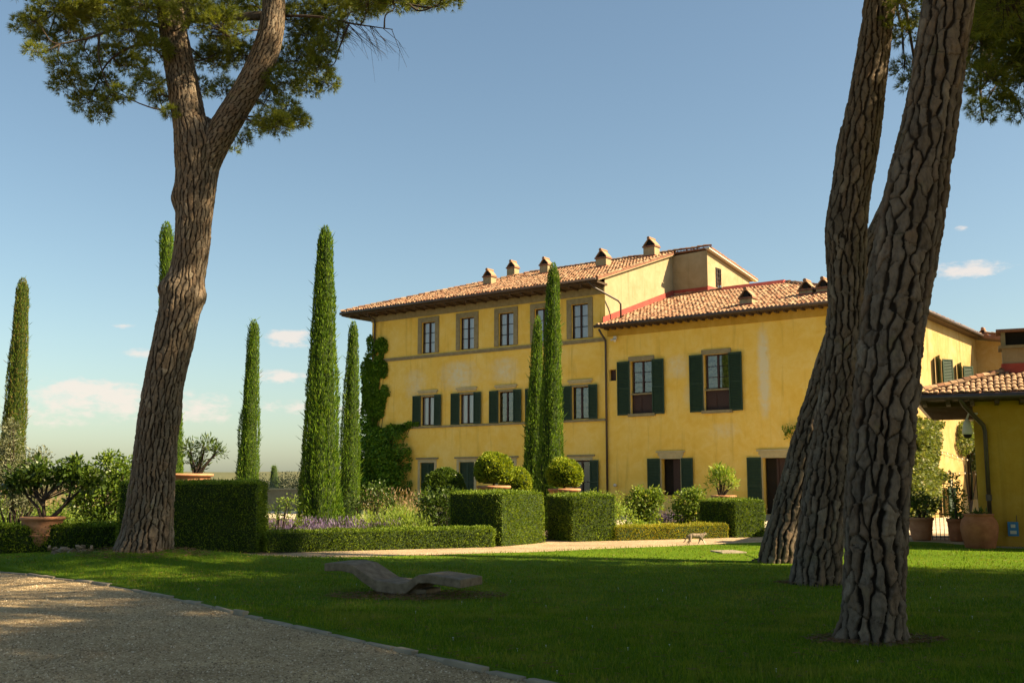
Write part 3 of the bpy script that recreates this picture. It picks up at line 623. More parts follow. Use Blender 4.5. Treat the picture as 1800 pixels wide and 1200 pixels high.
# roofs ------------------------------------------------------------
def coppi(poly, eave_a, eave_dir, up_dir, mat, col=.195, row=.37, jitter=1.0, seed=3, seg=5, hw=.080, hf=.85):
    """half-round tiles laid in columns up the slope inside a plan polygon; returns V,F of all tiles."""
    rg = np.random.default_rng(seed); E = np.array(eave_a, float); u = np.array(eave_dir, float); v = np.array(up_dir, float); n = np.cross(u, v); n /= np.linalg.norm(n)
    if n[2] < 0: n = -n
    Pl = [((np.array(p)-E)@u, (np.array(p)-E)@v) for p in poly]
    def inside(s, t):
        r = False; j = len(Pl)-1
        for i in range(len(Pl)):
            xi, yi = Pl[i]; xj, yj = Pl[j]
            if (yi > t) != (yj > t) and s < (xj-xi)*(t-yi)/(yj-yi)+xi: r = not r
            j = i
        return r
    smin, smax = min(p[0] for p in Pl), max(p[0] for p in Pl); tmax = max(p[1] for p in Pl); tiles = []
    for i in range(int((smax-smin)/col)):
        s = smin+(i+.5)*col
        for j in range(int(tmax/row)+1):
            t = j*row
            if not inside(s, t+.12): continue
            w0, w1 = hw+rg.normal(0, .004), hw*.77; L = .46; lift = .028+rg.normal(0, .006)*jitter; ds = rg.normal(0, .010)*jitter; dt = rg.normal(0, .02)*jitter; yaw = rg.normal(0, .03)*jitter
            V = []
            for (tt, ww, lf) in ((0, w0, lift), (L, w1, lift-.022)):
                for k in range(seg+1):
                    a = math.pi*k/seg; V.append(E+u*(s+ds+yaw*tt+ww*math.cos(a))+v*(t+dt+tt)+n*(lf+ww*hf*math.sin(a)))
            m = seg+1; Fq = [(k, k+1, m+k+1, m+k) for k in range(seg)]+[tuple(range(m-1, -1, -1))]
            tiles.append((V, Fq))
    return tiles
def tiles_joined(name, tiles, mat, parent):
    b = MB()
    for V, Fq in tiles:
        n = len(b.v); b.v += [tuple(p) for p in V]; b.f += [tuple(n+i for i in f) for f in Fq]
    o = kind(b.build(name, mat, parent), 'stuff'); return o
def slab(pts, th): return MB().prism(pts, (0, 0, -th))
# main roof
EZ, RZ, RY, EY, EXL, EXR = 11.42, 14.05, 7.0, -.95, -17.55, .22
RXL = EXL+7.95
mr = slab([(EXL, EY, EZ), (EXR, EY, EZ), (EXR, RY, RZ), (RXL, RY, RZ)], .10).build('roof', M['tile_under'], villa)
sl_ = math.hypot(RY-EY, RZ-EZ); vup = ((0, (RY-EY)/sl_, (RZ-EZ)/sl_))
tiles_joined('roof_tiles', coppi([(EXL, EY, EZ), (EXR, EY, EZ), (EXR, RY, RZ), (RXL, RY, RZ)], (EXL, EY, EZ), (1, 0, 0), vup, None, seed=3), M['tile'], mr)
lr = slab([(EXL, 12.9+2.4, EZ), (EXL, EY, EZ), (RXL, RY, RZ), (RXL, RY+.4, RZ)], .10).build('roof', M['tile_under'], villa)
tiles_joined('roof_tiles', coppi([(EXL, 14.5, EZ), (EXL, EY, EZ), (RXL, RY, RZ)], (EXL, 14.5, EZ), (0, -1, 0), ((RXL-EXL)/sl_, 0, (RZ-EZ)/sl_), None, seed=4), M['tile'], lr)
br = slab([(RXL-2, RY, RZ), (2.38, RY, RZ+.03), (2.38, 12.95, 13.22), (RXL-2, 12.95, 13.22)], .09).build('roof', M['tile_under'], villa)
vb = np.array([0, RY-12.95, RZ-13.22]); vb /= np.linalg.norm(vb)
tiles_joined('roof_tiles', coppi([(2.38, 12.95, 13.22), (RXL, 12.95, 13.22), (RXL, RY, RZ), (2.38, RY, RZ)], (2.38, 12.95, 13.22), (-1, 0, 0), vb, None, seed=5), M['tile'], br)
MB().prism([(2.14, 6.75, 13.93), (2.37, 6.75, 13.93), (2.37, 12.9, 13.08), (2.14, 12.9, 13.08)], (0, 0, .07)).build('verge_board', M['white'], villa)
def ridge(name, a, c, parent, r=.105, step=.36):
    a = np.array(a, float); c = np.array(c, float); L = np.linalg.norm(c-a); t = (c-a)/L; s = np.cross(t, (0, 0, 1)); s /= np.linalg.norm(s); n = np.cross(s, t); b = MB(); k = 6
    for i in range(int(L/step)):
        p0 = a+t*i*step; n0 = len(b.v); l0 = RNG.normal(0, .008)
        for q, rr, lf in ((p0, r, .05+l0), (p0+t*.44, r*.82, .03+l0)):
            for j in range(k+1): an = math.pi*j/k; b.v.append(tuple(q+s*rr*math.cos(an)+n*(lf+rr*math.sin(an))))
        b.f += [(n0+j, n0+j+1, n0+k+2+j, n0+k+1+j) for j in range(k)]+[tuple(n0+j for j in range(k, -1, -1))]
    return kind(b.build(name, M['tile'], parent), 'stuff')
ridge('hip_tiles', (EXL, EY, EZ+.02), (RXL, RY, RZ+.02), mr); ridge('ridge_tiles', (RXL, RY, RZ+.03), (2.3, RY, RZ+.05), mr)
# verge of the front slope over the inner side wall
MB().prism([(.02, -.9, 11.30), (.20, -.9, 11.30), (.20, 6.9, 13.88), (.02, 6.9, 13.88)], (0, 0, .06)).build('verge_board', M['stone_pale'], villa)
# soffit, rafters, gutter of the main eaves
MB().hexa([(EXL+.03, EY+.02, 11.20), (.15, EY+.02, 11.20), (.15, .0, 11.16), (EXL+.03, .0, 11.16), (EXL+.03, EY+.02, 11.27), (.15, EY+.02, 11.27), (.15, .0, 11.27), (EXL+.03, .0, 11.27)]).build('soffit', M['wood_soffit'], villa)
MB().box(EXL+.03, -15.9, .004, 12, 11.17, 11.26).build('soffit', M['wood_soffit'], villa)
def rafters(n, x0, x1, f):
    for i in range(n): x = x0+(x1-x0)*i/(n-1); f(x).build('rafter_tail', M['wood_soffit'], villa)
rafters(24, -16.9, -.1, lambda x: MB().box(x-.04, x+.04, EY+.06, -.06, 11.08, 11.165))
def gutter(pts, parent=villa, r=.075):
    return MB().tube(pts, r, 8).build('gutter', M['metal'], parent, True)
gutter([(EXL, EY-.05, EZ-.07), (EXR-.1, EY-.05, EZ-.07)]); gutter([(EXL-.06, EY, EZ-.07), (EXL-.06, 12, EZ-.07)])
def pipe(pts, r=.055, parent=villa, mat='metal'):
    o = MB().tube(pts, r, 8).build('downpipe', M[mat], parent, True); return o
pipe([(-.35, -1.0, 11.32), (-.15, -.75, 11.0), (.45, .5, 10.45), (.50, .65, 10.3), (.50, .65, 9.5)], .05)
pipe([(-.10, -.45, 8.98), (-.02, -.35, 8.75), (.06, -.10, 8.45), (.06, -.09, 8.2), (.06, -.09, 0)])
pipe([(-16.0, -.9, 11.3), (-15.6, -.2, 10.95), (-15.6, -.10, 10.7), (-15.6, -.10, 0)])
# wing --------------------------------------------------------------
wh = [(1.39, 2.57, 4.82, 7.32), (5.26, 6.50, 4.82, 7.36), (2.97, 3.97, 1.0, 2.67), (7.97, 9.40, .22, 2.65), (.19, .58, 6.46, 7.01)]
wall('wing_wall', M['stucco'], front, 0, WING, 0, 9.02, wh)
for (u0, u1, z0, z1) in wh[:2]:
    window(front, u0+.08, u1, 5.78, z1, rows=3, curtain_or_reflection='curtain_olive')
    b = MB().box(u0, u1, -.17, -.13, 4.82, 5.72, front)
    for k in range(2): m = u0+(u1-u0)*(k+.5)/2; b.box(m-(u1-u0)*.19, m+(u1-u0)*.19, -.13, -.11, 4.95, 5.6, front)
    b.build('lower_panel', M['wood_dark'], villa)
    MB().box(u0, u1, -.14, -.02, 5.72, 5.785, front).build('mid_rail', M['stone'], villa)
    MB().box(u0-.10, u1+.12, .003, .05, z1, z1+.22, front).build('window_lintel', M['stone'], villa)
    MB().box(u0-.10, u0, .003, .04, 4.82, z1, front).build('window_jamb', M['stone_pale'], villa)
    MB().box(u0-.12, u1+.14, .003, .13, 4.68, 4.815, front).build('window_sill', M['stone'], villa)
    shutter(front, u0-.70, u0-.03, 4.76, z1+.02, .05, tilt=-.05); shutter(front, u1+.01, u1+.66, 4.76, z1+.02, .05, tilt=.05)
for (u0, u1, z0, z1) in wh[2:4]:
    b = MB().box(u0-.16, u1+.16, .003, .06, z1+.14, z1+.28, front).box(u0-.24, u1+.24, .003, .10, z1+.285, z1+.36, front); b.build('window_hood', M['stone_pale'], villa)
    MB().box(u0-.1, u0, .003, .03, z0, z1+.137, front).box(u1, u1+.1, .003, .03, z0, z1+.137, front).box(u0, u1, .003, .03, z1, z1+.137, front).build('window_jamb', M['stone_pale'], villa)
    MB().quad(front(u0-.02, -.42, z0), front(u1+.02, -.42, z0), front(u1+.02, -.42, z1), front(u0-.02, -.42, z1)).build('dark_room', M['interior'], villa)
    shutter(front, u0-.70, u0-.05, z0, z1+.02, .05, tilt=-.05); shutter(front, u1+.05, u1+.66, z0, z1+.02, .05, tilt=.05)
MB().box(3.45, 3.97, -.30, -.26, 1.0, 2.65, front).build('open_casement', M['wood_dark'], villa)
MB().box(8.5, 9.40, -.34, -.28, .22, 2.64, front).box(8.5, 8.6, -.28, -.24, .22, 2.64, front).build('door', M['wood_dark'], villa)
for k in range(3): MB().box(7.3-.2*k, 10.1+.2*k, .0, .35+.3*(k+1), .0, .21-.07*k, lambda u, o, z: (u, -o-.001, z+.0)).build('step', M['paving'], villa) if k == 2 else MB().box(7.5-.2*k, 9.9+.2*k, .35+.3*k-.3 if k else .0, .35+.3*k, .0, .21-.07*k, lambda u, o, z: (u, -o-.001, z)).build('step', M['paving'], villa)
MB().box(.19, .58, -.20, -.17, 6.46, 7.01, front).build('niche_back', M['wood_dark'], villa)
WE, WR, WY = 9.16, 11.62, 7.0; WX = WING+.45
wr = slab([(-.25, -.45, WE), (WX, -.45, WE), (6.5, WY, WR), (.01, WY, WR)], .09).build('roof', M['tile_under'], villa)
ws = math.hypot(WY+.45, WR-WE); wup = (0, (WY+.45)/ws, (WR-WE)/ws)
tiles_joined('roof_tiles', coppi([(-.25, -.45, WE), (WX, -.45, WE), (6.5, WY, WR), (.02, WY, WR)], (-.25, -.45, WE), (1, 0, 0), wup, None, seed=6), M['tile'], wr)
sr = slab([(WX, -.45, WE), (WX, 22, WE), (6.5, 22, WR), (6.5, WY, WR)], .09).build('roof', M['tile_under'], villa)
tiles_joined('roof_tiles', coppi([(WX, -.45, WE), (WX, 21, WE), (6.5, 21, WR), (6.5, WY, WR)], (WX, -.45, WE), (0, 1, 0), (-(WX-6.5)/ws, 0, (WR-WE)/ws), None, seed=8), M['tile'], sr)
ridge('hip_tiles', (WX, -.45, WE+.02), (6.5, WY, WR+.02), wr); ridge('ridge_tiles', (.1, WY, WR+.03), (6.5, WY, WR+.03), wr)
slab([(.01, WY, WR), (6.5, WY, WR), (6.5, 21, WR), (.01, 14, 10.2)], .09).build('roof', M['tile_under'], villa)
# red flashing where the roof meets the taller walls
f0 = lambda y: WE+(WR-WE)*(y+.45)/(WY+.45)
MB().prism([(.003, -.25, f0(-.25)+.08), (.003, 6.95, f0(6.95)+.08), (.003, 6.95, f0(6.95)+.36), (.003, -.25, f0(-.25)+.36)], (.035, 0, 0)).build('flashing', M['flash'], villa)
MB().prism([(.04, 6.96, f0(6.95)+.05), (2.1, 6.96, f0(6.95)+.05), (2.1, 6.96, f0(6.95)+.33), (.04, 6.96, f0(6.95)+.33)], (0, -.035, 0)).build('flashing', M['flash'], villa)
MB().prism([(2.103, 6.9, WR+.05), (2.103, 12.3, WR+.05), (2.103, 12.3, WR+.45), (2.103, 6.9, WR+.36)], (.04, 0, 0)).build('flashing', M['flash'], villa)
MB().prism([(3.0, 6.7, f0(6.7)+.06), (6.4, 6.7, f0(6.7)+.06), (6.4, 6.9, f0(6.9)+.22), (3.0, 6.9, f0(6.9)+.22)], (0, .25, .0)).build('flashing', M['flash'], villa)
gutter([(-.33, -.51, WE-.05), (WX+.03, -.51, WE-.05)]); gutter([(WX+.06, -.5, WE-.05), (WX+.06, 15.2, WE-.05)])
MB().box(-.05, WING, .0, .44, 9.02, 9.06, front).build('soffit', M['wood_soffit'], villa); MB().box(-.45, 22, .002, .44, 9.02, 9.06, side).build('soffit', M['wood_soffit'], villa)
MB().box(.13, WING+.02, .002, .035, 8.62, 9.015, front).build('eaves_band', M['stucco_ochre'], villa)  # darker stucco strip painted as the shade below the wing eaves
rafters(34, .2, 13.3, lambda x: MB().box(x-.045, x+.045, .04, .40, 8.93, 9.018, front))
# sunlit side of the wing ------------------------------------------
sh = []
for (x0, y0, x1, y1) in ((1643, 618, 1653, 680), (1681, 630, 1689, 672)):
    u0, zt = side_yz(x0, y0); u1, _ = side_yz(x1, y0); zb = side_yz((x0+x1)/2, y1)[1]; sh.append((u0, u0+1.0, 5.55, 7.35))
gy0, gz1 = side_yz(1703, 795); gl = (gy0, gy0+1.05, .75, 3.15); dl_y, dz = side_yz(1657, 885); dd = (dl_y, dl_y+.85, .05, 1.35); tr = (dl_y+.05, dl_y+.6, 1.5, 2.1)
sh2 = sh+[gl, dd, tr]
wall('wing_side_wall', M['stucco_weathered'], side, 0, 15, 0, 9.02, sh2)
for h in sh:
    window(side, h[0], h[1], h[2], h[3], rows=3, curtain_or_reflection=None, depth=.2); MB().box(h[0]-.05, h[1]+.05, .003, .1, h[2]-.12, h[2]-.002, side).build('window_sill', M['stone'], villa)
    shutter(side, h[0]-.62, h[0]-.06, h[2]-.02, h[3]+.02, .03, 'shutter', tilt=-.55); shutter(side, h[1]+.06, h[1]+.62, h[2]-.02, h[3]+.02, .03, 'shutter', tilt=.55)
window(side, *gl, rows=4, curtain_or_reflection=None, depth=.2); shutter(side, gl[0]-.62, gl[0]-.06, gl[2], gl[3], .04, tilt=-.3); shutter(side, gl[1]+.06, gl[1]+.62, gl[2], gl[3], .04, tilt=.3)
window(side, *dd, rows=1, curtain_or_reflection=None, depth=.2); MB().box(tr[0], tr[1], -.1, -.06, tr[2], tr[3], side).build('niche_back', M['interior'], villa)
g = MB()
for i in range(5): u = tr[0]+(tr[1]-tr[0])*i/4; g.tube([side(u, .0, tr[2]), side(u, .0, tr[3])], .012, 5)
g.build('window_grille', M['iron'], villa)
shutter(side, dd[0]-.5, dd[0]-.04, dd[2], dd[3], .04, tilt=-.4); shutter(side, dd[1]+.04, dd[1]+.5, dd[2], dd[3], .04, tilt=.4)
sy, sz_ = side_yz(1600, 810); shutter(side, sy, sy+.6, 2.0, 3.6, .04); shutter(side, sy+.9, sy+1.5, 2.0, 3.6, .04)
# return wall with a falling verge, right of the side wall
xr, zr = front_xz(1800, 606, 15.0)
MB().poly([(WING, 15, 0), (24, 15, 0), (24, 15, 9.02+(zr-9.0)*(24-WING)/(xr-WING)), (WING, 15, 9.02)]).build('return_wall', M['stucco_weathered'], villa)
rk = (zr-9.0)/(xr-WING); MB().prism([(WING-.5, 14.4, 9.12-.5*rk), (25, 14.4, 9.12+rk*(25-WING)), (25, 20, 9.12+rk*(25-WING)), (WING-.5, 20, 9.12-.5*rk)], (0, 0, .16)).build('roof', M['tile_under'], villa)
ub = np.array([1, 0, rk]); ub /= np.linalg.norm(ub)
tiles_joined('roof_tiles', coppi([(WX+.1, 14.4, 9.28), (25, 14.4, 9.28+rk*11), (25, 19, 9.28+rk*11), (WX+.1, 19, 9.28)], (WX+.1, 14.4, 9.28), (0, 1, 0), tuple(ub), None, seed=9), M['tile'], wr)
for px in (1704, 1728):
    x, _ = front_xz(px, 660, 15.0)
    shutter(lambda u, o, z: (u, 15-o, z), x, x+.62, 5.55, 7.15, .04)
# chimneys -----------------------------------------------------------
def chimney(x, y, z0, w, h, style=0):
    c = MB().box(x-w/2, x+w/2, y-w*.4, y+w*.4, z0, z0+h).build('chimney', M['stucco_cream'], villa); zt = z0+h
    MB().box(x-w/2-.05, x+w/2+.05, y-w*.4-.05, y+w*.4+.05, zt+.002, zt+.08).build('chimney_cap', M['tile_under'], c)
    MB().box(x-w/2-.03, x+w/2+.03, y-w*.4-.03, y+w*.4+.03, z0-.1, z0+.16).build('chimney_flashing', M['flash'], c)
    b = MB()       # little tiled tent on top
    for s in (-1, 1):
        b.prism([(x+s*(w/2+.02), y-w*.4, zt+.08), (x+s*(w/2+.02), y+w*.4, zt+.08), (x+s*.04, y+w*.4, zt+.08+w*.52), (x+s*.04, y-w*.4, zt+.08+w*.52)], (0, 0, .06))
    b.tube([(x, y-w*.5, zt+.14+w*.52), (x, y+w*.5, zt+.14+w*.52)], .09, 7); b.build('chimney_tent', M['tile'], c)
    MB().box(x-w*.2, x+w*.2, y-w*.3, y+w*.3, zt+.082, zt+.1+w*.4).build('flue', M['interior'], c)
    return c
mz = lambda y: EZ+(RZ-EZ)*(y-EY)/(RY-EY)
for x, y, w, h in ((-9.75, 3.2, .58, .55), (-10.7, 6.7, .58, .60), (-7.2, 5.2, .56, .58), (-2.75, 4.3, .66, .55), (-.95, 6.4, .70, .62)): chimney(x, y, mz(y)-.12, w, h)
for x, y, w, h in ((7.1, .9, .62, .38), (9.5, 2.0, .62, .30), (10.3, 2.0, .62, .30), (11.6, 2.6, .5, .35)): chimney(x, y, f0(y)-.12, w, h)
fx = side_yz(1722, 588, 12.8)
chimney(13.0, fx[0], 9.4, .4, .35)
# floodlight under the eaves and door fittings
def fitting(name, label, cat, loc_local, build):
    p = VC+VD*loc_local[0]+VB*loc_local[1]; root = empty(name, (p[0], p[1], loc_local[2]), R(-37)); tag(root, label, cat); build(root); return root
def flood(r):
    MB().box(-.07, .07, -.14, -.03, -.06, .10).build('bracket', M['white'], r); MB().tube([(.0, -.12, -.06), (.08, -.25, -.14)], [.05, .07], 8).build('lamp_head', M['white'], r); MB().tube([(0, -.12, -.04), (-.16, -.24, -.10)], [.04, .05], 8).build('sensor', M['white'], r)
fitting('floodlight', 'small white floodlight with sensor under the wing eaves beside the drainpipe', 'lamp', (.62, -.03, 8.5), flood)
fitting('globe_lamp', 'small round white lamp low on the yellow wall near the drainpipe', 'lamp', (.5, -.02, 1.45), lambda r: MB().lathe([(.02, -.07), (.075, -.05), (.09, 0), (.06, .06), (.02, .08)], 10, (0, -.09, 0)).build('globe', M['white'], r, True))

# ------------------------------------------------------------------ outbuilding on the right
PA = R(66); PC = ground(1724, 962); PAV_RZ = -(math.pi/2-PA)
pav = empty('outbuilding', PC, PAV_RZ); tag(pav, 'low ochre outbuilding with wide tiled eaves beside the big terracotta jar', 'building')
PD = np.array([math.sin(PA), -math.cos(PA), 0]); PB = np.array([math.cos(PA), math.sin(PA), 0])
MB().box(0, 8, 0, 6, 0, 3.62).build('wall', M['stucco_ochre'], pav)
EO, SO_, PE = .95, 1.25, 3.74; PX0, PX1, PY0, PY1 = -SO_, 9.0, -EO, 7.0; HB = (PY1-PY0)/2; PR = PE+HB*.31
pr = MB().prism([(PX0, PY0, PE), (PX1, PY0, PE), (PX1, PY0+HB, PR), (PX0+HB, PY0+HB, PR)], (0, 0, -.06)).build('roof', M['tile_under'], pav)
MB().prism([(PX0, PY1, PE), (PX0, PY0, PE), (PX0+HB, PY0+HB, PR)], (0, 0, -.06)).build('roof', M['tile_under'], pav)
MB().prism([(PX1, PY1, PE), (PX0, PY1, PE), (PX0+HB, PY0+HB, PR), (PX1, PY0+HB, PR)], (0, 0, -.06)).build('roof', M['tile_under'], pav)
lp = math.hypot(HB, PR-PE); pt = coppi([(PX0, PY0, PE), (PX1, PY0, PE), (PX1, PY0+HB, PR), (PX0+HB, PY0+HB, PR)], (PX0, PY0, PE), (1, 0, 0), (0, HB/lp, (PR-PE)/lp), None, col=.135, row=.36, seed=12, seg=5, hw=.066, hf=.6)
def ctr(t): return np.mean(t[0], 0)
vis = [t for t in pt if ctr(t)[0] < 1.9]; rest = [t for t in pt if ctr(t)[0] >= 1.9]
vis.sort(key=lambda t: ctr(t)[1]); rest += vis[290:]; vis = vis[:290]
for V, Fq in vis:
    b = MB(); b.v = [tuple(p) for p in V]; b.f = Fq; b.build('tile', M['tile'], pr)
tiles_joined('far_tiles', rest, M['tile'], pr)
tiles_joined('side_tiles', coppi([(PX0, PY1, PE), (PX0, PY0, PE), (PX0+HB, PY0+HB, PR)], (PX0, PY1, PE), (0, -1, 0), (HB/lp, 0, (PR-PE)/lp), None, col=.135, row=.36, seed=13, hw=.066, hf=.6), M['tile'], pr)
ridge('hip_tiles', (PX0, PY0, PE+.04), (PX0+HB, PY0+HB, PR+.04), pr, .075, .22)
MB().box(PX0+.03, PX1, PY0+.03, -.002, 3.60, 3.67).box(PX0+.03, -.002, .001, PY1, 3.60, 3.67).build('soffit', M['wood_soffit'], pav)
for i in range(16): x = PX0+.15+i*.55; MB().box(x-.05, x+.05, PY0+.05, -.02, 3.49, 3.598).build('rafter_tail', M['wood_soffit'], pav)
for i in range(12): y = .1+i*.55; MB().box(PX0+.05, -.02, y-.05, y+.05, 3.49, 3.598).build('rafter_tail', M['wood_soffit'], pav)
MB().tube([(PX0+.05, PY0-.05, PE-.08), (PX1, PY0-.05, PE-.08)], .075, 8).build('gutter', M['metal'], pav, True)
MB().tube([(PX0-.06, PY1, PE-.08), (PX0-.06, PY0+.1, PE-.08), (PX0-.08, PY0-.02, PE-.04), (PX0-.1, PY0-.06, PE+.12)], .075, 8).build('gutter', M['metal'], pav, True)
MB().tube([(-.28, PY0-.05, PE-.10), (-.18, -.75, 3.45), (.22, -.12, 3.0), (.25, -.09, 2.85), (.25, -.09, .02)], .055, 8).build('downpipe', M['metal'], pav, True)
MB().tube([(.25, -.09, 1.15), (.25, -.09, 1.3)], .07, 8).build('pipe_collar', M['metal'], pav)
pc_x, pc_y = 1.15, 1.4; pz = PE+(pc_y-PY0)*.31
pch = MB().box(pc_x-.38, pc_x+.6, pc_y-.35, pc_y+.35, pz-.2, pz+.55).build('chimney', M['stucco_cream'], pav)
MB().box(pc_x-.42, pc_x+.64, pc_y-.40, pc_y+.40, pz-.25, pz+.16).build('chimney_flashing', M['flash'], pch)
MB().box(pc_x-.46, pc_x+.68, pc_y-.43, pc_y+.43, pz+.552, pz+.63).build('chimney_cap', M['stone'], pch)
b = MB()
for sx in (-.34, .56): 
    for sy_ in (-.32, .32): b.box(pc_x+sx-.05, pc_x+sx+.05, pc_y+sy_-.05, pc_y+sy_+.05, pz+.632, pz+.98)
b.build('chimney_posts', M['stone'], pch); MB().box(pc_x-.28, pc_x+.5, pc_y-.25, pc_y+.25, pz+.633, pz+.97).build('flue', M['interior'], pch); MB().box(pc_x-.5, pc_x+.72, pc_y-.46, pc_y+.46, pz+.982, pz+1.05).build('chimney_lid', M['tile_under'], pch)
MB().box(-.35, 8.6, -.55, .0, .0, .045).build('plinth_paving', M['paving'], pav)
def pw(x, y, z): p = PC+PD*x+PB*y; return np.array([p[0], p[1], z])
# small blue notice by the downpipe, lettering left as plain marks
ns = empty('notice_board', pw(.75, -.03, .30), PAV_RZ); tag(ns, 'small blue notice hanging low on the ochre wall beside the downpipe', 'sign')
MB().box(-.12, .12, -.02, .0, 0, .34).build('board', M['blue'], ns); MB().box(-.07, .07, -.026, -.021, .05, .13).build('white_mark', M['white'], ns); MB().box(-.05, .05, -.026, -.021, .2, .28).build('white_mark', M['white'], ns); MB().tube([(.09, -.01, .34), (.09, -.01, .50)], .008, 5).build('hook', M['iron'], ns)
dc = empty('security_camera', pw(-.10, -.12, 2.80), PAV_RZ); tag(dc, 'pale dome security camera hanging under the outbuilding eaves', 'camera')
MB().tube([(.2, .1, .50), (0, 0, .50), (-.05, -.02, .36)], .025, 6).build('arm', M['white'], dc); MB().lathe([(.03, .36), (.075, .30), (.10, .18), (.125, .06), (.125, .0), (.11, -.02)], 14, (-.05, -.02, 0)).build('housing', M['white'], dc, True); MB().lathe([(.10, -.02), (.09, -.08), (.04, -.115), (.01, -.12)], 14, (-.05, -.02, 0)).build('dome', M['interior'], dc, True)

# ------------------------------------------------------------------ umbrella pines
def catmull(C, step):
    C = np.array(C, float); out = []
    for i in range(len(C)-1):
        p0, p1, p2, p3 = C[max(i-1, 0)], C[i], C[i+1], C[min(i+2, len(C)-1)]; n = max(2, int(np.linalg.norm((p2-p1)[:3])/step))
        t = (np.arange(n)/n)[:, None]; out.append(.5*((2*p1)+(-p0+p2)*t+(2*p0-5*p1+4*p2-p3)*t*t+(-p0+3*p1-3*p2+p3)*t**3))
    return np.concatenate(out+[C[-1:]])
def worley(U, Vv, nC, seed):
    """plates on a cylinder (wraps every nC in U): distance to the nearest and second plate, their offset, plate id"""
    rg = np.random.default_rng(seed); T = rg.random((nC, 512, 3)); iu = np.floor(U).astype(int); iv = np.floor(Vv).astype(int); n = len(U)
    f1 = np.full(n, 9.0); f2 = np.full(n, 9.0); idv = np.zeros(n); p1 = np.zeros((n, 2)); p2 = np.zeros((n, 2))
    for du in (-2, -1, 0, 1, 2):
        for dv in (-1, 0, 1):
            a = iu+du; b_ = iv+dv; h = T[a % nC, b_ % 512]; x = a+.12+.76*h[:, 0]; y = b_+.05+.9*h[:, 1]+.5*(a % 2); dx = U-x; dy = Vv-y; d = np.hypot(dx, dy); q = np.stack([dx, dy], 1)
            new = d < f1; sec = (~new) & (d < f2)
            p2 = np.where(new[:, None], p1, np.where(sec[:, None], q, p2)); f2 = np.where(new, f1, np.where(sec, d, f2)); p1 = np.where(new[:, None], q, p1); idv = np.where(new, h[:, 2], idv); f1 = np.where(new, d, f1)
    return f1, f2, idv, p1, p2
def trunk_mesh(ctrl, nu, dv, pw_=.10, ph=.27, depth=.035, seed=1, roots=True, burls=(), fade_top=.35):
    C = catmull(ctrl, dv); P = C[:, :3]; rad = C[:, 3]; n = len(P); T = np.gradient(P, axis=0); T /= np.linalg.norm(T, axis=1, keepdims=True)
    e = np.array([1.0, 0, 0]); E1 = np.empty_like(P)
    for i in range(n): e = e-T[i]*(e@T[i]); e /= np.linalg.norm(e); E1[i] = e
    E2 = np.cross(T, E1); arc = np.concatenate([[0], np.cumsum(np.linalg.norm(np.diff(P, axis=0), axis=1))]); th = np.linspace(0, 2*math.pi, nu, endpoint=False)
    Rm = rad.mean(); nC = max(6, int(round(2*math.pi*Rm/pw_))); A, S = np.meshgrid(th, arc); R0 = np.repeat(rad[:, None], nu, 1)
    Q = np.stack([np.cos(A).ravel()*Rm, np.sin(A).ravel()*Rm, S.ravel()], 1)
    w1 = (fbm(Q*np.array([3.2, 3.2, 1.7])+seed, 3)-.5); w2 = (fbm(Q*3.0+seed+31, 3)-.5); w3 = (fbm(Q*np.array([14, 14, 9])+seed+5, 3)-.5)
    U = A.ravel()/(2*math.pi)*nC+w1*1.6+w3*.55; U = U % nC; Vv = S.ravel()/ph+w2*1.2+w3*.22
    f1, f2, idv, p1, p2 = worley(U, Vv, nC, seed); dif = p1-p2; vert = np.abs(dif[:, 0])/(np.linalg.norm(dif, axis=1)+1e-6)      # 1 = the neighbour lies sideways: a vertical furrow
    gap = (f2-f1)/np.maximum(np.linalg.norm(dif, axis=1), .3); wv = .07+.30*vert**2; g = np.clip((gap-.10*vert**2)/wv, 0, 1); g = g*g*(3-2*g); g = 1-(1-g)*(.40+.60*vert**2); cu = p1[:, 0]; T2 = None
    amp = depth*(1-(1-fade_top)*np.clip(S.ravel()/arc[-1], 0, 1))
    fine = (fbm(Q*np.array([30, 30, 16]), 3)-.5); layers = (fbm(Q*np.array([11, 11, 26])+7, 3)-.5)
    disp = amp*((g-1)*(.9+.4*idv)+.5*(idv-.5)*g+.5*cu*(np.modf(idv*7.3)[0]-.5)*g+.5*fine*g+.6*layers*g)
    disp += Rm*.10*(fbm(Q*1.1+seed*3, 2)-.5)*2
    if roots:
        fl = np.exp(-S.ravel()/.28); disp += R0.ravel()*fl*(.10+.14*np.cos(A.ravel()*5+seed)+.10*np.cos(A.ravel()*3+seed*2))
    for (s0, ang, hgt, amt, wid) in burls:
        da = np.angle(np.exp(1j*(A.ravel()-ang))); disp += amt*np.exp(-((S.ravel()-s0)/hgt)**2-(da/wid)**2)*(1+.6*(fbm(Q*9, 2)-.5))
    rr = R0.ravel()+disp; V = np.repeat(P, nu, 0)+np.repeat(E1, nu, 0)*(np.cos(A).ravel()*rr)[:, None]+np.repeat(E2, nu, 0)*(np.sin(A).ravel()*rr)[:, None]
    i = np.arange(n-1)[:, None]*nu; j = np.arange(nu)[None]; a = (i+j).ravel(); b_ = (i+(j+1) % nu).ravel()
    return big_mesh('trunk', V, np.stack([a, b_, b_+nu, a+nu], 1), True, {'cell': np.clip(idv+.25*fine, 0, 1), 'crack': 1-g}), P, rad
def needle_blob(c, r, tufts, k, length, width, up=.35):
    P, d = ellipsoid_pts(c, r, tufts, .55, -.75); P = P+d*((fbm(P*2.4, 2)-.5)*.5*np.mean(r))[:, None]
    D = d*.8+np.array([0, 0, up])+.35*rand_unit(len(P)); D /= np.linalg.norm(D, axis=1, keepdims=True); v, f = needles(P, D, k, length, width); return (v, f), P
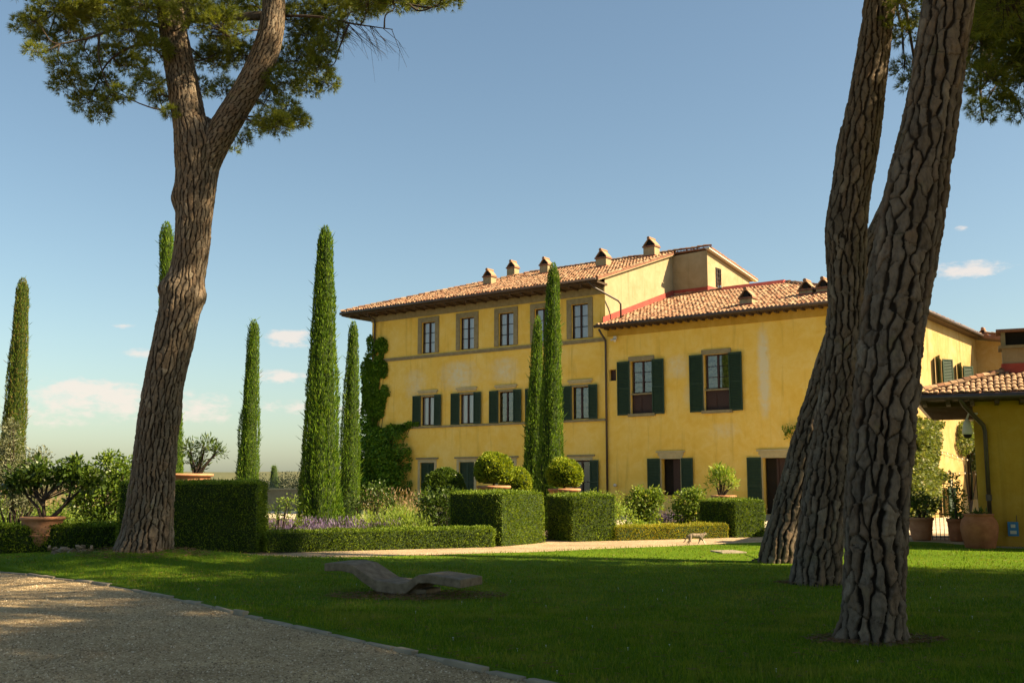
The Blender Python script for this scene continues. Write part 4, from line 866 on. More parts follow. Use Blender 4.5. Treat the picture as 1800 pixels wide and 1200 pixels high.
def crown(root, anchors, blobs, tufts_m2, k, length, width, twigs=.25, br=.035, sag=-.10):
    """blobs (center, radii); every blob hangs on a curved bough from the nearest anchor."""
    parts = []; bo = MB(); tw_ = MB(); A = np.array(anchors, float)
    for c, r in blobs:
        c = np.array(c, float); r = np.array(r, float) if hasattr(r, '__len__') else np.array([r, r, r*.7]); ar = 4*math.pi*(r[0]*r[1]+r[0]*r[2]+r[1]*r[2])/3
        p, P = needle_blob(c, r, int(ar*tufts_m2), k, length, width); parts.append(p)
        d = np.linalg.norm(A-c, axis=1); a = A[np.argmin(d+RNG.random(len(A))*.25*d.min())]; L = np.linalg.norm(c-a); m1 = a+(c-a)*.4+np.array([0, 0, sag*L])+RNG.normal(0, .07, 3)*L; m2 = a+(c-a)*.75+np.array([0, 0, sag*.6*L])+RNG.normal(0, .05, 3)*L
        q0 = br*min(1.6, .5+L*.35); cc = catmull([(*a, q0), (*m1, q0*.72), (*m2, q0*.5), (*c, q0*.3)], max(.05, L/14)); bo.tube(list(cc[:, :3]), list(cc[:, 3]), 6, cap=False)
        for q in P[RNG.random(len(P)) < twigs]: tw_.tube([m2+(c-m2)*RNG.random(), (c+q)/2+RNG.normal(0, .04, 3), q], [q0*.25, .006, .004], 3, cap=False)
    V, Fc = merge(parts); link_mesh('crown', big_mesh('needles', V, Fc), M['pine'], root); kind(bo.build('boughs', M['twig'], root, True), 'stuff'); kind(tw_.build('twigs', M['twig'], root), 'stuff')
def rand_crown_blobs(cx, cy, z, rad, n, br=(.8, 1.3), thick=2.2):
    out = []
    for _ in range(n):
        a = RNG.random()*6.283; q = rad*math.sqrt(RNG.random()); zz = z+thick*(1-(q/rad)**2)*RNG.uniform(.2, 1)+RNG.uniform(-.5, .4); s = RNG.uniform(*br); out.append(((cx+q*math.cos(a), cy+q*math.sin(a), zz), (s, s, s*.6)))
    return out
def px3(px, py, Y, wpx): p = at(px, py, Y); return (*p, wpx/1850*Y/2)
# --- forked pine on the left
LY = 20.6; lz = .28
lp_root = empty('umbrella_pine', (0, 0, 0)); tag(lp_root, 'tall forked umbrella pine rising beside the dark clipped hedge', 'tree', 'umbrella pines on the lawn')
lt = [(-7.10, LY, lz-.15, .56), (-7.08, LY, lz+.05, .52), px3(259, 930, LY, 86), px3(267, 860, LY, 77), px3(274, 780, LY, 73), px3(286, 690, LY, 70), px3(302, 610, LY, 70), px3(319, 530, LY, 70), px3(333, 460, LY, 63), px3(340, 390, LY, 64), px3(345, 320, LY, 72), px3(346, 262, LY, 78), px3(338, 215, LY, 66)]
burl = [(5.28, 3.0, .20, .13, 1.3), (5.22, .1, .20, .07, 1.2), (7.15, 3.1, .22, .10, 1.0)]
me, LP, LR = trunk_mesh(lt, 190, .018, .088, .22, .044, 11, burls=burl); link_mesh('trunk', me, M['bark'], lp_root)
la = [px3(336, 262, LY, 58), px3(333, 215, LY, 60), px3(322, 150, LY, 56), px3(309, 80, LY, 52), px3(297, 10, LY-.1, 48), px3(285, -90, LY-.2, 40), px3(270, -230, LY-.3, 30), px3(262, -330, LY-.4, 16)]
me, LAp, _ = trunk_mesh(la, 90, .025, .06, .12, .016, 12, roots=False); link_mesh('left_fork', me, M['bark'], lp_root)
lb = [px3(356, 300, LY, 54), px3(382, 245, LY-.05, 52), px3(415, 190, LY-.1, 50), px3(447, 135, LY-.15, 50), px3(470, 80, LY-.2, 47), px3(480, 30, LY-.25, 44), px3(484, -40, LY-.3, 40), px3(500, -150, LY-.2, 34), px3(540, -300, LY, 18)]
me, LBp, _ = trunk_mesh(lb, 90, .025, .06, .12, .016, 13, roots=False); link_mesh('right_fork', me, M['bark'], lp_root)
lc = [px3(318, 40, LY+.1, 34), px3(330, -20, LY+.4, 28), px3(350, -120, LY+.9, 20)]
me, LCp, _ = trunk_mesh(lc, 40, .04, .06, .12, .012, 14, roots=False); link_mesh('inner_limb', me, M['bark'], lp_root)
MB().tube([px3(336, 34, LY+.3, 1)[:3], px3(400, 31, LY+.35, 1)[:3], px3(462, 28, LY+.1, 1)[:3]], [.085, .08, .095], 10).build('cross_limb', M['bark'], lp_root, True)
def limb(pts, r0, r1, Y, root, dY=0.0):
    q = [at(px, py, Y+dY*i/(len(pts)-1)) for i, (px, py) in enumerate(pts)]; n = len(q); C = catmull([(*p, r0+(r1-r0)*i/(n-1)) for i, p in enumerate(q)], .08)
    MB().tube(list(C[:, :3]), list(C[:, 3]), 7).build('limb', M['twig'], root, True); return C[:, :3]
anch = [*LAp[::14], *LBp[::14]]
for pts, r0, r1, dy in (([(310, 60), (265, 42), (215, 46), (160, 66), (95, 80)], .055, .015, -.6), ([(305, 85), (240, 80), (190, 110), (165, 160)], .04, .012, .8), ([(485, 28), (560, 30), (620, 42), (690, 52)], .035, .008, -.8),
                        ([(450, 130), (500, 120), (545, 130)], .04, .012, 1.0), ([(400, 215), (440, 205), (490, 215)], .03, .01, .8), ([(300, 20), (210, 5), (100, 10)], .05, .015, .5), ([(485, -10), (600, -5), (720, 8)], .045, .012, .3), ([(330, 120), (280, 150), (285, 190)], .035, .01, 1.2)):
    anch += list(limb(pts, r0, r1, LY, lp_root, dy)[::3])
# bare dead spray
dead = MB()
for i in range(26):
    t = RNG.random(); s = at(560+130*t, 30+22*t, LY-.4-.4*t); e = at(600+110*t+RNG.normal(8, 12), 70+30*RNG.random()+20*t, LY-.6+RNG.normal(0, .2)); m_ = (s+e)/2+RNG.normal(0, .05, 3); dead.tube([s, m_, e], [.008, .005, .002], 3, cap=False)
    dead.tube([m_, e+RNG.normal(0, .12, 3)], [.004, .0015], 3, cap=False)
dead.build('dead_twigs', M['twig'], lp_root)
vis_px = [(48,52,30),(75,75,26),(60,95,20),(100,25,48),(150,40,45),(120,70,30),(190,25,50),(230,60,45),(150,110,26),(120,150,34),(110,120,26),(155,185,34),(175,205,22),(180,150,30),(200,100,36),(235,120,34),(215,170,22),(190,175,18),(260,150,28),(285,180,26),(300,205,18),
          (270,90,34),(255,20,50),(340,20,40),(380,50,50),(370,110,36),(400,160,26),(420,20,55),(395,95,40),(350,160,26),(430,100,36),(520,40,50),(545,75,40),(570,95,30),(560,125,32),(575,150,24),(540,160,26),(520,110,40),(500,150,36),(470,175,30),(505,195,24),(515,215,24),(490,225,30),(470,215,24),(450,230,20),(430,250,14),(412,268,9),
          (600,5,45),(570,35,40),(640,0,40),(690,0,34),(735,5,26),(775,3,20),(805,0,14),(665,20,20),(620,25,26),(650,5,34),(710,0,36),(755,-2,34),(790,0,26),(585,60,26),(530,215,16),(140,10,40),(60,40,20)]
vb_ = []
for px, py, r in vis_px: 
    rr = r/92*1.05; vb_.append((at(px, py-4, LY+RNG.uniform(-.9, 1.3)), (rr, rr*1.1, rr*.72)))
up_ = []
for _ in range(46):
    px = RNG.uniform(-60, 760); py = RNG.uniform(-420, -45); s = RNG.uniform(.6, 1.0); up_.append((at(px, py, LY+RNG.uniform(-3.2, 3.5)), (s, s, s*.6)))
crown(lp_root, anch, vb_, 150, 14, .13, .0095, twigs=.12, br=.026)
crown(lp_root, [*LAp[int(len(LAp)*.65)::8], *LBp[int(len(LBp)*.7)::8]], up_, 45, 12, .16, .013, twigs=.05, sag=.06)
# --- three pines on the right
def right_pine(label, ctrl, nu, dv, seed, cblobs, extra, dens=26, k=9, nl=.2, nw=.016, pw_=.10, ph=.27, depth=.055, burls=()):
    root = empty('umbrella_pine', (0, 0, 0)); tag(root, label, 'tree', 'umbrella pines on the lawn'); me, P, r = trunk_mesh(ctrl, nu, dv, pw_, ph, depth, seed, burls=burls); link_mesh('trunk', me, M['bark'], root)
    an = list(P[int(len(P)*.72)::6])
    if extra: crown(root, list(P[int(len(P)*.86)::4]), extra, 130, 14, .13, .0095, twigs=.10, br=.024)
    if cblobs: crown(root, list(P[int(len(P)*.9)::3]), cblobs, dens, k, nl, nw, twigs=.05, br=.05, sag=.12)
    return root
YC, YB, YA_ = 10.82, 16.68, 21.1
gc, gb_, ga = ground(1533, 1131), ground(1433, 1030), ground(1367, 991)
tc_ = [(gc[0], gc[1], -.15, .40), (gc[0], gc[1], .02, .375), px3(1534, 1090, YC, 110), px3(1537, 1000, YC, 104), px3(1541, 900, YC, 108), px3(1549, 800, YC, 110), px3(1558, 700, YC, 111), px3(1567, 600, YC, 111), px3(1580, 500, YC, 115), px3(1599, 400, YC, 110), px3(1618, 300, YC, 104), px3(1636, 200, YC, 97), px3(1652, 100, YC, 95), px3(1668, 0, YC, 93), px3(1690, -150, YC, 84), (5.3, YC+.1, 8.6, .2), (5.5, YC+.1, 10.3, .15), (5.6, YC, 12.2, .08)]
right_pine('thick umbrella pine trunk with deeply cracked plates standing closest to the kerb', tc_, 210, .016, 21, rand_crown_blobs(5.8, 10.5, 10.6, 4.6, 60), [(at(1775, 20, 12.5), (.5, .5, .35))], depth=.058, pw_=.10, ph=.27, burls=[(5.4, 4.0, .14, .03, .5)])
tb_ = [(gb_[0], gb_[1], -.15, .42), (gb_[0], gb_[1], .02, .385), px3(1437, 985, YB, 80), px3(1447, 900, YB, 74), px3(1460, 800, YB, 72), px3(1474, 700, YB, 70), px3(1485, 600, YB, 68), px3(1488, 500, YB, 70), px3(1487, 420, YB, 74), px3(1493, 350, YB, 72), px3(1506, 270, YB, 70), px3(1520, 190, YB, 64), px3(1532, 110, YB, 60), px3(1545, 20, YB, 56), px3(1560, -120, YB, 50), (6.4, YB, 11.0, .18), (6.7, YB, 12.8, .09)]
right_pine('slender umbrella pine with a bowed trunk behind the thickest pine', tb_, 130, .022, 22, rand_crown_blobs(4.8, 16.2, 13.5, 5.2, 85), [(at(1590, 20, 16.2), (.35, .35, .28)), (at(1598, 60, 16.8), (.3, .3, .22)), (at(1590, 120, 17), (.22, .22, .2)), (at(1600, 150, 16.6), (.18, .18, .16))])
ta_ = [(ga[0], ga[1], -.15, .40), (ga[0], ga[1], .02, .37), px3(1372, 955, YA_, 62), px3(1386, 900, YA_, 58), px3(1408, 820, YA_, 56), px3(1430, 740, YA_, 54), px3(1452, 665, YA_, 52), px3(1476, 590, YA_, 50), px3(1508, 500, YA_, 48), px3(1548, 410, YA_, 46), px3(1594, 310, YA_, 44), px3(1640, 200, YA_, 42), px3(1690, 90, YA_, 40), px3(1735, -10, YA_, 36), px3(1770, -120, YA_, 30), (11.2, YA_, 13.2, .1)]
ex = []
for px, py, r in ((1700,30,60),(1745,30,60),(1790,60,60),(1830,100,70),(1725,90,45),(1770,120,50),(1800,160,45),(1735,150,40),(1760,190,30),(1795,205,26),(1720,195,26),(1715,130,30),(1780,20,60),(1850,180,50),(1735,215,14),(1770,60,50),(1705,60,40)):
    rr = r/1850*18; ex.append((at(px, py-6, 18+RNG.uniform(-.8, 1.2)), (rr, rr, rr*.7)))
right_pine('strongly leaning umbrella pine beside the gravel path, rearmost of the three', ta_, 120, .025, 23, rand_crown_blobs(10.4, 19.6, 13.6, 4.0, 50), ex)
# --- more pines of the same grove, out of the picture to the right; they shade the lawn
proto = empty('umbrella_pine', (18.6, 11.6, 0)); tag(proto, 'umbrella pine of the grove at the right edge of the lawn', 'tree', 'grove pines beside the lawn')
me, P_, _ = trunk_mesh([(0, 0, -.1, .42), (0, 0, .1, .38), (.2, 0, 3, .33), (.1, .2, 6, .3), (.3, .1, 9, .24), (.2, 0, 11.5, .14)], 48, .08, .12, .3, .03, 31); link_mesh('trunk', me, M['bark'], proto)
crown(proto, list(P_[int(len(P_)*.7)::5]), rand_crown_blobs(0, 0, 9.6, 4.7, 85, (.9, 1.5), 2.8), 24, 8, .26, .026, twigs=.02, br=.06)
for x, y, rz, s in ((13.2, 14.3, 2.7, 1.0), (12.8, 5.6, 1.0, 1.0), (17.5, 3.4, 2.2, 1.08), (24.5, 9.2, 3.3, 1.15), (10.5, -2.5, 4.1, 1.0), (24.0, .5, 5.0, 1.1), (2.5, -5.5, .6, 1.0)):
    r2 = proto.copy(); COL.objects.link(r2); r2.location = (x, y, 0); r2.rotation_euler = (0, 0, rz); r2.scale = (s, s, s)
    for ch in list(proto.children):
        if ch.parent is proto: c2 = ch.copy(); COL.objects.link(c2); c2.parent = r2

# ------------------------------------------------------------------ cypresses
cypress(572, 400, (at(561, 915, 29.5)[0], 29.5), .42, 1.17, 'tallest cypress column, standing behind the lavender border', dens=1700)
cypress(41, 490, (at(18, 860, 42)[0], 42), .50, 1.05, 'cypress with browning patches rising behind the silvery olive', mat='cypress_brown')
cypress(293, 392, (at(303, 860, 36)[0], 36), .50, .95, 'cypress half hidden behind the forked pine trunk')
cypress(447, 563, (at(433, 860, 40)[0], 40), .40, .92, 'short cypress between the dark hedge block and the tallest cypress')
cypress(622, 567, (at(612, 880, 37)[0], 37), .34, .84, 'slim cypress beside the ivy covered corner of the villa')
cypress(946, 557, (at(934, 880, 38)[0], 38), .28, .95, 'shorter twin cypress with loose shoots in front of the villa')
cypress(973, 464, (at(966, 880, 36)[0], 36), .42, .95, 'taller twin cypress in front of the villa behind a box ball', dens=1500)
cypress(482, 817, (at(482, 860, 95)[0], 95), .6, 1.3, 'tiny distant cypress beyond the garden wall', dens=150)
# ------------------------------------------------------------------ clipped hedges
HT = math.atan2(HEDGE[40, 1]-HEDGE[18, 1], HEDGE[40, 0]-HEDGE[18, 0])
def hedge_px_(name, label, pa, pb, depth, h, mat, **kw):
    a, c = ground(*pa), ground(*pb); L = math.hypot(*(c-a)[:2]); rz = math.atan2(c[1]-a[1], c[0]-a[0]); return hedge(name, label, 0, L, 0, depth, h, (a[0], a[1], 0), rz, mat, **kw)
hedge_px_('hedge_block', 'tall dark clipped hedge block behind the forked pine', (200, 972.5), (452, 972.0), 1.2, 1.62, M['hedge'], dens=1100, group='clipped hedge blocks')
hedge_px_('low_hedge', 'low clipped hedge fronting the lavender beside the gravel path', (466, 972), (872, 961.5), .55, .50, M['hedge'], dens=1300, leaf=.038)
hedge_px_('hedge_block', 'clipped hedge block under the first potted box ball', (884, 960.5), (960, 953.5), 1.75, 1.36, M['hedge'], dens=1100, group='clipped hedge blocks')
hedge_px_('hedge_block', 'sunlit clipped hedge block under the second potted box ball', (1006, 952.3), (1087, 950), 1.6, 1.28, M['hedge'], dens=1100, group='clipped hedge blocks')
hedge_px_('low_hedge', 'low golden green box hedge behind the walking cat', (1084, 950.5), (1284, 945), .5, .42, M['box_gold'], dens=1500, leaf=.035)
hedge_px_('hedge_block', 'clipped hedge block nearest the villa door', (1294, 945), (1350, 943), 1.7, 1.10, M['hedge'], dens=1200, group='clipped hedge blocks')
hedge_px_('rosemary_border', 'loose dark green border below the potted lemon tree', (-160, 974), (206, 967), .9, .62, M['hedge'], dens=900, leaf=.06)
# ------------------------------------------------------------------ potted plants
def pot(name, label, loc, r, h, mat='terracotta', rim=.06, cat='pot'):
    root = empty(name, loc); tag(root, label, cat)
    MB().lathe([(r*.66, 0), (r*.70, .02), (r*.80, h*.35), (r*.88, h*.72), (r*.9, h-rim*1.4), (r*.97, h-rim*1.25), (r, h-rim*.6), (r*.98, h-.01), (r*.93, h), (r*.86, h-.02), (r*.82, h-.10)], 30).build('body', M[mat], root, True)
    MB().lathe([(r*.835, h*.42), (r*.875, h*.45), (r*.845, h*.48)], 30).build('band', M[mat], root, True)
    MB().lathe([(.01, h-.10), (r*.84, h-.10), (r*.84, h-.085), (.01, h-.075)], 24).build('soil', M['soil'], root); return root
def plinth(label, loc, r, h):
    o = empty('stone_plinth', loc); tag(o, label, 'plinth'); MB().box(-r, r, -r, r, 0, h).build('block', M['stone_pale'], o, bevel=.02); MB().box(-r-.04, r+.04, -r-.04, r+.04, h+.001, h+.06).build('cap', M['stone_pale'], o, bevel=.015)
def ball(label, loc, r, z, mat='box', rz=1.0):
    root = empty('box_ball', loc); tag(root, label, 'topiary', 'clipped box balls'); n = int(4*math.pi*r*r*1500); P, d = ellipsoid_pts((0, 0, z), (r, r, r*rz), n, .95); P = P+d*((fbm(P*4.5, 3)-.5)*.42*r)[:, None]; P[:, 2] = np.maximum(P[:, 2], z-r*rz*.62)
    L = .07*RNG.uniform(.6, 1.4, len(P)); V, Fc = leaves(P-d*.04, d, L, L*.6, .75, up=.35); link_mesh('foliage', big_mesh('ball_foliage', V, Fc), M[mat], root)
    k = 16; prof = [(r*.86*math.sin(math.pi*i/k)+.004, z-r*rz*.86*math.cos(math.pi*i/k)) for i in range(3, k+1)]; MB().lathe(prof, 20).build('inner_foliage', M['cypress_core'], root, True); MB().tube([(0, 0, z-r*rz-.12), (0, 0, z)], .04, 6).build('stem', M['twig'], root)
def potted_ball(px, rim_py, Y, wpx, bpx, btop, which):
    p = at(px, rim_py, Y); r = wpx/1850*Y/2; h = .62; zb = p[2]-h; br_ = bpx/1850*Y/2; zt = at(px, btop, Y)[2]; hz = (zt-p[2]+.12)/2
    plinth('pale stone plinth under the %s terracotta pot' % which, (p[0], Y, .01), r*.8, zb-.075); pot('flower_pot', 'wide terracotta pot holding the %s clipped box ball' % which, (p[0], Y, zb), r, h)
    ball('%s round clipped box ball growing in a terracotta pot above the hedge' % which, (p[0], Y, 0), br_, p[2]-.10+hz, rz=hz/br_)
potted_ball(868, 853, 31.0, 60, 68, 794, 'larger egg shaped'); potted_ball(992, 858, 31.5, 58, 65, 806, 'rounder')
p = at(906, 850, 34); ball('small box ball tucked behind the larger egg shaped one', (p[0], 34, 0), .52, p[2]+.02)
p = at(780, 860, 31.5); ball('dark rounded box shrub in front of the shuttered ground floor windows', (p[0], 31.5, 0), .66, 1.35, 'leaf_dark')
# lemon tree pot on the left
LYp = 25.2; p = at(75, 907, LYp); zb = p[2]-.52
pot('lemon_pot', 'wide terracotta pot with a lemon tree at the lawn edge', (p[0], LYp, .011), .51, p[2]-.011)
lem = empty('lemon_tree', (p[0], LYp, p[2]-.1)); tag(lem, 'spreading lemon tree with bent bare limbs in a terracotta pot', 'tree')
bb = MB()
for q in ([(0, 0, 0), (-.12, 0, .3), (-.4, .05, .55), (-.62, .1, .95)], [(.05, 0, 0), (0, 0, .4), (.02, .1, .8), (.1, .1, 1.1)], [(.1, 0, 0), (.42, -.05, .22), (.6, 0, .55), (.62, .1, 1.0)], [(.2, 0, .05), (.5, .1, .4), (.85, .1, .75), (1.05, 0, 1.0)], [(0, 0, .35), (-.25, .1, .62), (-.3, .1, 1.0)]): bb.tube(q, [.05, .038, .028, .012], 7)
bb.build('limbs', M['twig'], lem, True)
shrub('', '', None, [(-.55, 0, .95, .45, .4, .3), (-.15, 0, 1.15, .4, .4, .33), (.35, .1, 1.05, .35, .35, .33), (.75, 0, 1.1, .42, .4, .36), (1.05, 0, .95, .35, .35, .30), (.62, .1, 1.35, .22, .2, .2), (-.8, 0, .75, .25, .25, .2)], 'leaf_dark', (.15, .07), 250, 3, parent=lem, stem_h=.5, shell=.1)
# planter with an oleander behind the dark hedge
p = at(322, 832, 28.5); plinth('stone plinth hidden behind the dark hedge block', (p[0], 28.5, .01), .45, p[2]-.6-.08); pot('oleander_pot', 'broad terracotta planter showing its rim above the dark hedge block', (p[0], 28.5, p[2]-.6), .80, .6)
shrub('oleander', 'airy oleander with narrow leaves in the broad planter', (at(345, 832, 28.5)[0], 28.5, p[2]-.1), [(-.25, 0, .75, .35, .35, .3), (.2, 0, .85, .35, .3, .28), (.55, 0, .72, .28, .28, .25), (0, .1, .4, .35, .3, .25)], 'leaf_dark', (.15, .03), 190, 9, shell=.1, spread=.6, up=.4)
p = at(1272, 870, 35); plinth('stone plinth behind the hedge block nearest the door', (p[0], 35, .01), .35, max(.2, p[2]-.55-.08)); pot('oleander_pot', 'terracotta pot with a pale oleander above the hedge near the villa door', (p[0], 35, p[2]-.55), .42, .55)
shrub('oleander', 'pale green oleander in a pot against the sunless yellow wall', (at(1268, 870, 35)[0], 35, p[2]-.1), [(-.2, 0, .6, .3, .3, .3), (.15, 0, .75, .35, .3, .28), (.35, 0, .5, .22, .25, .25), (-.05, 0, .9, .25, .25, .2)], 'leaf_pale', (.16, .035), 240, 6, shell=.1, spread=.6, up=.5)
# pots and jar on the forecourt to the right
jp = ground(1722, 965); jar = empty('terracotta_jar', (jp[0], jp[1]-.05, .046 if False else .0)); tag(jar, 'huge round bellied terracotta jar at the corner of the outbuilding', 'jar')
MB().lathe([(.30, .0), (.33, .03), (.35, .10), (.36, .115), (.37, .20), (.385, .215), (.41, .36), (.43, .5), (.425, .60), (.39, .70), (.33, .775), (.315, .80), (.345, .815), (.345, .845), (.31, .85), (.28, .83), (.27, .70)], 36).build('body', M['terracotta_dark'], jar, True)
MB().lathe([(.01, .70), (.29, .72), (.29, .735), (.01, .745)], 20).build('soil', M['soil'], jar)
shrub('succulent', 'low spiky succulent in the mouth of the huge jar', (jp[0], jp[1]-.05, .73), [(0, 0, .12, .2, .2, .08)], 'leaf_dark', (.16, .03), 300, 2, cat='plant', shell=.0)
p = ground(1620, 949); pot('flower_pot', 'ribbed terracotta pot with a leafy shrub beside the iron railing', (p[0], p[1], .01), .36, .62, 'terracotta'); shrub('camellia', 'leafy dark shrub growing in the ribbed pot beside the railing', (p[0], p[1], .55), [(0, 0, .35, .5, .45, .32), (-.15, 0, .6, .32, .3, .25), (.25, 0, .45, .3, .3, .2)], 'leaf_dark', (.12, .055), 170, 4)
p = ground(1684, 951); pot('flower_pot', 'terracotta pot with a tall leafy plant partly behind the huge jar', (p[0], p[1], .01), .28, .6, 'terracotta_dark'); shrub('citrus', 'tall bright leaved plant in the pot partly behind the huge jar', (p[0], p[1], .5), [(0, 0, .35, .32, .3, .3), (0, 0, .75, .26, .25, .3), (-.05, 0, 1.15, .2, .2, .25), (.05, 0, .1, .3, .3, .15)], 'leaf', (.13, .05), 170, 4)
# iron railing
ra, rc = ground(1597, 947), ground(1712, 950); rl = empty('iron_railing', (ra[0], ra[1], 0), math.atan2(rc[1]-ra[1], rc[0]-ra[0])); tag(rl, 'thin iron railing in front of the sunlit side wall', 'railing'); RL = math.hypot(*(rc-ra)[:2])
MB().tube([(0, 0, .72), (RL, 0, .72)], .014, 6).build('top_rail', M['iron'], rl); MB().tube([(0, 0, .08), (RL, 0, .08)], .012, 6).build('bottom_rail', M['iron'], rl)
for i in range(17): MB().tube([(RL*i/16, 0, .0), (RL*i/16, 0, .72)], .009, 5).build('baluster', M['iron'], rl)
# ------------------------------------------------------------------ shrubs and borders
shrub('olive_shrub', 'silvery olive shrub in front of the browning cypress', (at(25, 880, 27)[0], 27, 0), [(-.6, 0, 1.7, .7, .5, .5), (.1, 0, 1.9, .6, .5, .5), (.55, 0, 2.2, .35, .3, .3), (-.3, 0, 2.5, .5, .4, .4), (.2, 0, 1.2, .6, .5, .5), (.75, 0, 1.5, .25, .25, .25), (-.2, 0, 3.0, .3, .25, .2)], 'leaf_silver', (.09, .03), 420, 5, cat='shrub', shell=.15)
shrub('laurel_bush', 'leafy green bush between the lemon tree and the forked pine', (at(180, 880, 27)[0], 27, 0), [(0, 0, 1.5, .75, .6, .6), (-.5, 0, 1.2, .45, .5, .5), (.45, 0, 1.9, .5, .4, .4), (.1, 0, 2.2, .35, .3, .25), (.5, 0, 1.3, .4, .4, .5), (0, 0, .7, .6, .5, .5)], 'leaf', (.10, .055), 330, 5, shell=.15)
shrub('hedgerow_bush', 'sunlit leafy bushes behind the potted lemon tree', (at(40, 880, 30)[0], 30, 0), [(-1.6, 0, .8, 1.0, .6, .8), (-.2, 0, .75, .9, .6, .75), (1.2, .2, .7, .8, .6, .6)], 'leaf', (.09, .05), 160, 3)
shrub('photinia', 'loose yellow green shrub on a thin stem by the tallest cypress', (at(490, 912, 27)[0], 27, 0), [(0, 0, .85, .42, .35, .30), (.25, 0, 1.1, .35, .3, .2), (-.2, 0, .45, .25, .25, .3), (.45, .2, .6, .35, .3, .35)], 'leaf_pale', (.08, .035), 150, 4, shell=.1)
shrub('smoke_bush', 'dark small leaved bush on several stems below the ivy', (at(655, 908, 31), 0)[0][0:2].tolist()+[0], [(0, 0, 1.1, .75, .6, .42), (-.55, 0, .95, .4, .4, .3), (.5, 0, 1.0, .45, .4, .4), (.1, 0, 1.4, .45, .4, .25)], 'leaf_dark', (.07, .035), 210, 5, shell=.2)
shrub('camellia', 'dense dark shrub between the flowering spikes and the hedge block', (at(772, 915, 29.5)[0], 29.5, 0), [(0, 0, .85, .68, .55, .55), (-.3, 0, 1.15, .4, .4, .3), (.25, 0, 1.2, .45, .4, .3), (.3, 0, .5, .4, .4, .45), (-.25, 0, .5, .4, .4, .45)], 'leaf_dark', (.09, .045), 240, 4, shell=.35)
shrub('rose_bush', 'rounded rose bush with pale blossoms behind the low golden hedge', (at(1135, 915, 33)[0], 33, 0), [(0, 0, .95, .62, .5, .48), (-.35, 0, .75, .4, .4, .42), (.3, 0, 1.15, .4, .35, .3), (0, 0, .45, .5, .45, .35), (-.2, 0, 1.3, .25, .25, .2)], 'leaf_rose', (.10, .06), 330, 4, shell=.3)
shrub('rose_bush', 'rose bush with darker leaves beside the block hedge near the door', (at(1212, 915, 33.5)[0], 33.5, 0), [(0, 0, .95, .55, .5, .48), (.2, 0, 1.25, .35, .3, .22), (-.2, 0, .6, .45, .4, .4), (.3, 0, .6, .4, .4, .4)], 'leaf_rose', (.10, .06), 330, 4, shell=.3)
shrub('perennial_clump', 'bright green perennials at the end of the sunlit hedge block', (at(1100, 925, 31)[0], 31, 0), [(0, 0, .5, .4, .4, .5), (.35, 0, .3, .4, .3, .3), (-.2, .5, .8, .35, .3, .3)], 'leaf_pale', (.08, .04), 200, 4)
shrub('meadow_plants', 'tall weeds along the foot of the villa wall by the drainpipe', (at(1070, 880, 42)[0], 42, 0), [(-.4, 0, .8, .7, .4, .55), (.5, 0, .75, .7, .4, .5)], 'leaf_pale', (.1, .03), 130, 5, cat='plants')
def spikes(name, label, poly_px, n, h, mat, w=.012, tip='lavender', z=0.0, Yd=1.2, leafmat='leaf_silver'):
    pts = []
    for _ in range(n):
        t = RNG.random(); i = min(int(t*(len(poly_px)-1)), len(poly_px)-2); u = t*(len(poly_px)-1)-i; px = poly_px[i][0]*(1-u)+poly_px[i+1][0]*u; py = poly_px[i][1]*(1-u)+poly_px[i+1][1]*u; g = ground(px, py); pts.append((g[0]+RNG.normal(0, .1), g[1]+RNG.random()*Yd, z))
    P = np.array(pts); H = h*RNG.uniform(.65, 1.2, n); D = np.array([0, 0, 1.0])+.32*rand_unit(n); T = P+D*H[:, None]
    stem = leaves(P, D, H, w*.55, .03); tipv = leaves(T-D*.03, D, .09*RNG.uniform(.7, 1.5, n), .026, .25); base = leaves(np.repeat(P, 2, 0)+np.array([0, 0, .03]), np.repeat(D, 2, 0)*.6, np.repeat(H, 2)*.75, .02, .45)
    root = kind(link_mesh(name, big_mesh(name, *merge([tipv])), M[tip]), 'stuff'); tag(root, label, 'flowers'); c = link_mesh('stems', big_mesh('stems', *merge([stem, base])), M[leafmat], root); c['kind'] = 'stuff'
spikes('lavender_border', 'purple lavender in flower along the low dark hedge', [(462, 958), (560, 955), (760, 950), (860, 950)], 5200, .44, 'lavender', Yd=1.0)
spikes('lavender_border', 'pale lavender and grasses behind the low golden hedge', [(1120, 938), (1282, 934)], 2600, .46, 'lavender', Yd=1.0)
spikes('flower_spikes', 'pink and straw flower spikes above bright green foliage by the dark shrub', [(635, 938), (745, 936)], 900, .95, 'straw', Yd=2.2, tip='straw', leafmat='leaf_pale')
shrub('perennial_clump', 'bright yellow green perennials between the lavender and the ivy', (at(690, 925, 29.2)[0], 29.2, 0), [(-.6, 0, .4, .55, .5, .36), (.1, 0, .5, .6, .5, .45), (.65, -.2, .38, .5, .4, .36)], 'leaf_pale', (.12, .022), 330, 2, cat='plants', up=.9)
spikes('meadow_grass', 'tall pale sunlit grass behind the loose border', [(-40, 938), (215, 934)], 2600, 1.05, 'straw', Yd=3.0, tip='straw', leafmat='leaf_pale')
rk_ = empty('rock_pile', ground(155, 975)); tag(rk_, 'small heap of rubble stones at the foot of the dark border', 'rocks'); rk_.location.y -= 1.0; rk_.location.z = .10
for i in range(26):
    n = 9; P0 = rand_unit(n)*np.array([RNG.uniform(.05, .13), .07, .06])+np.array([RNG.uniform(-.42, .42), RNG.uniform(-.2, .2), RNG.uniform(.0, .14)])
    import bmesh
    bm = bmesh.new(); [bm.verts.new(q) for q in P0]; bmesh.ops.convex_hull(bm, input=bm.verts); me = bpy.data.meshes.new('rock'); bm.to_mesh(me); bm.free(); link_mesh('rock', me, M['rock'], rk_)
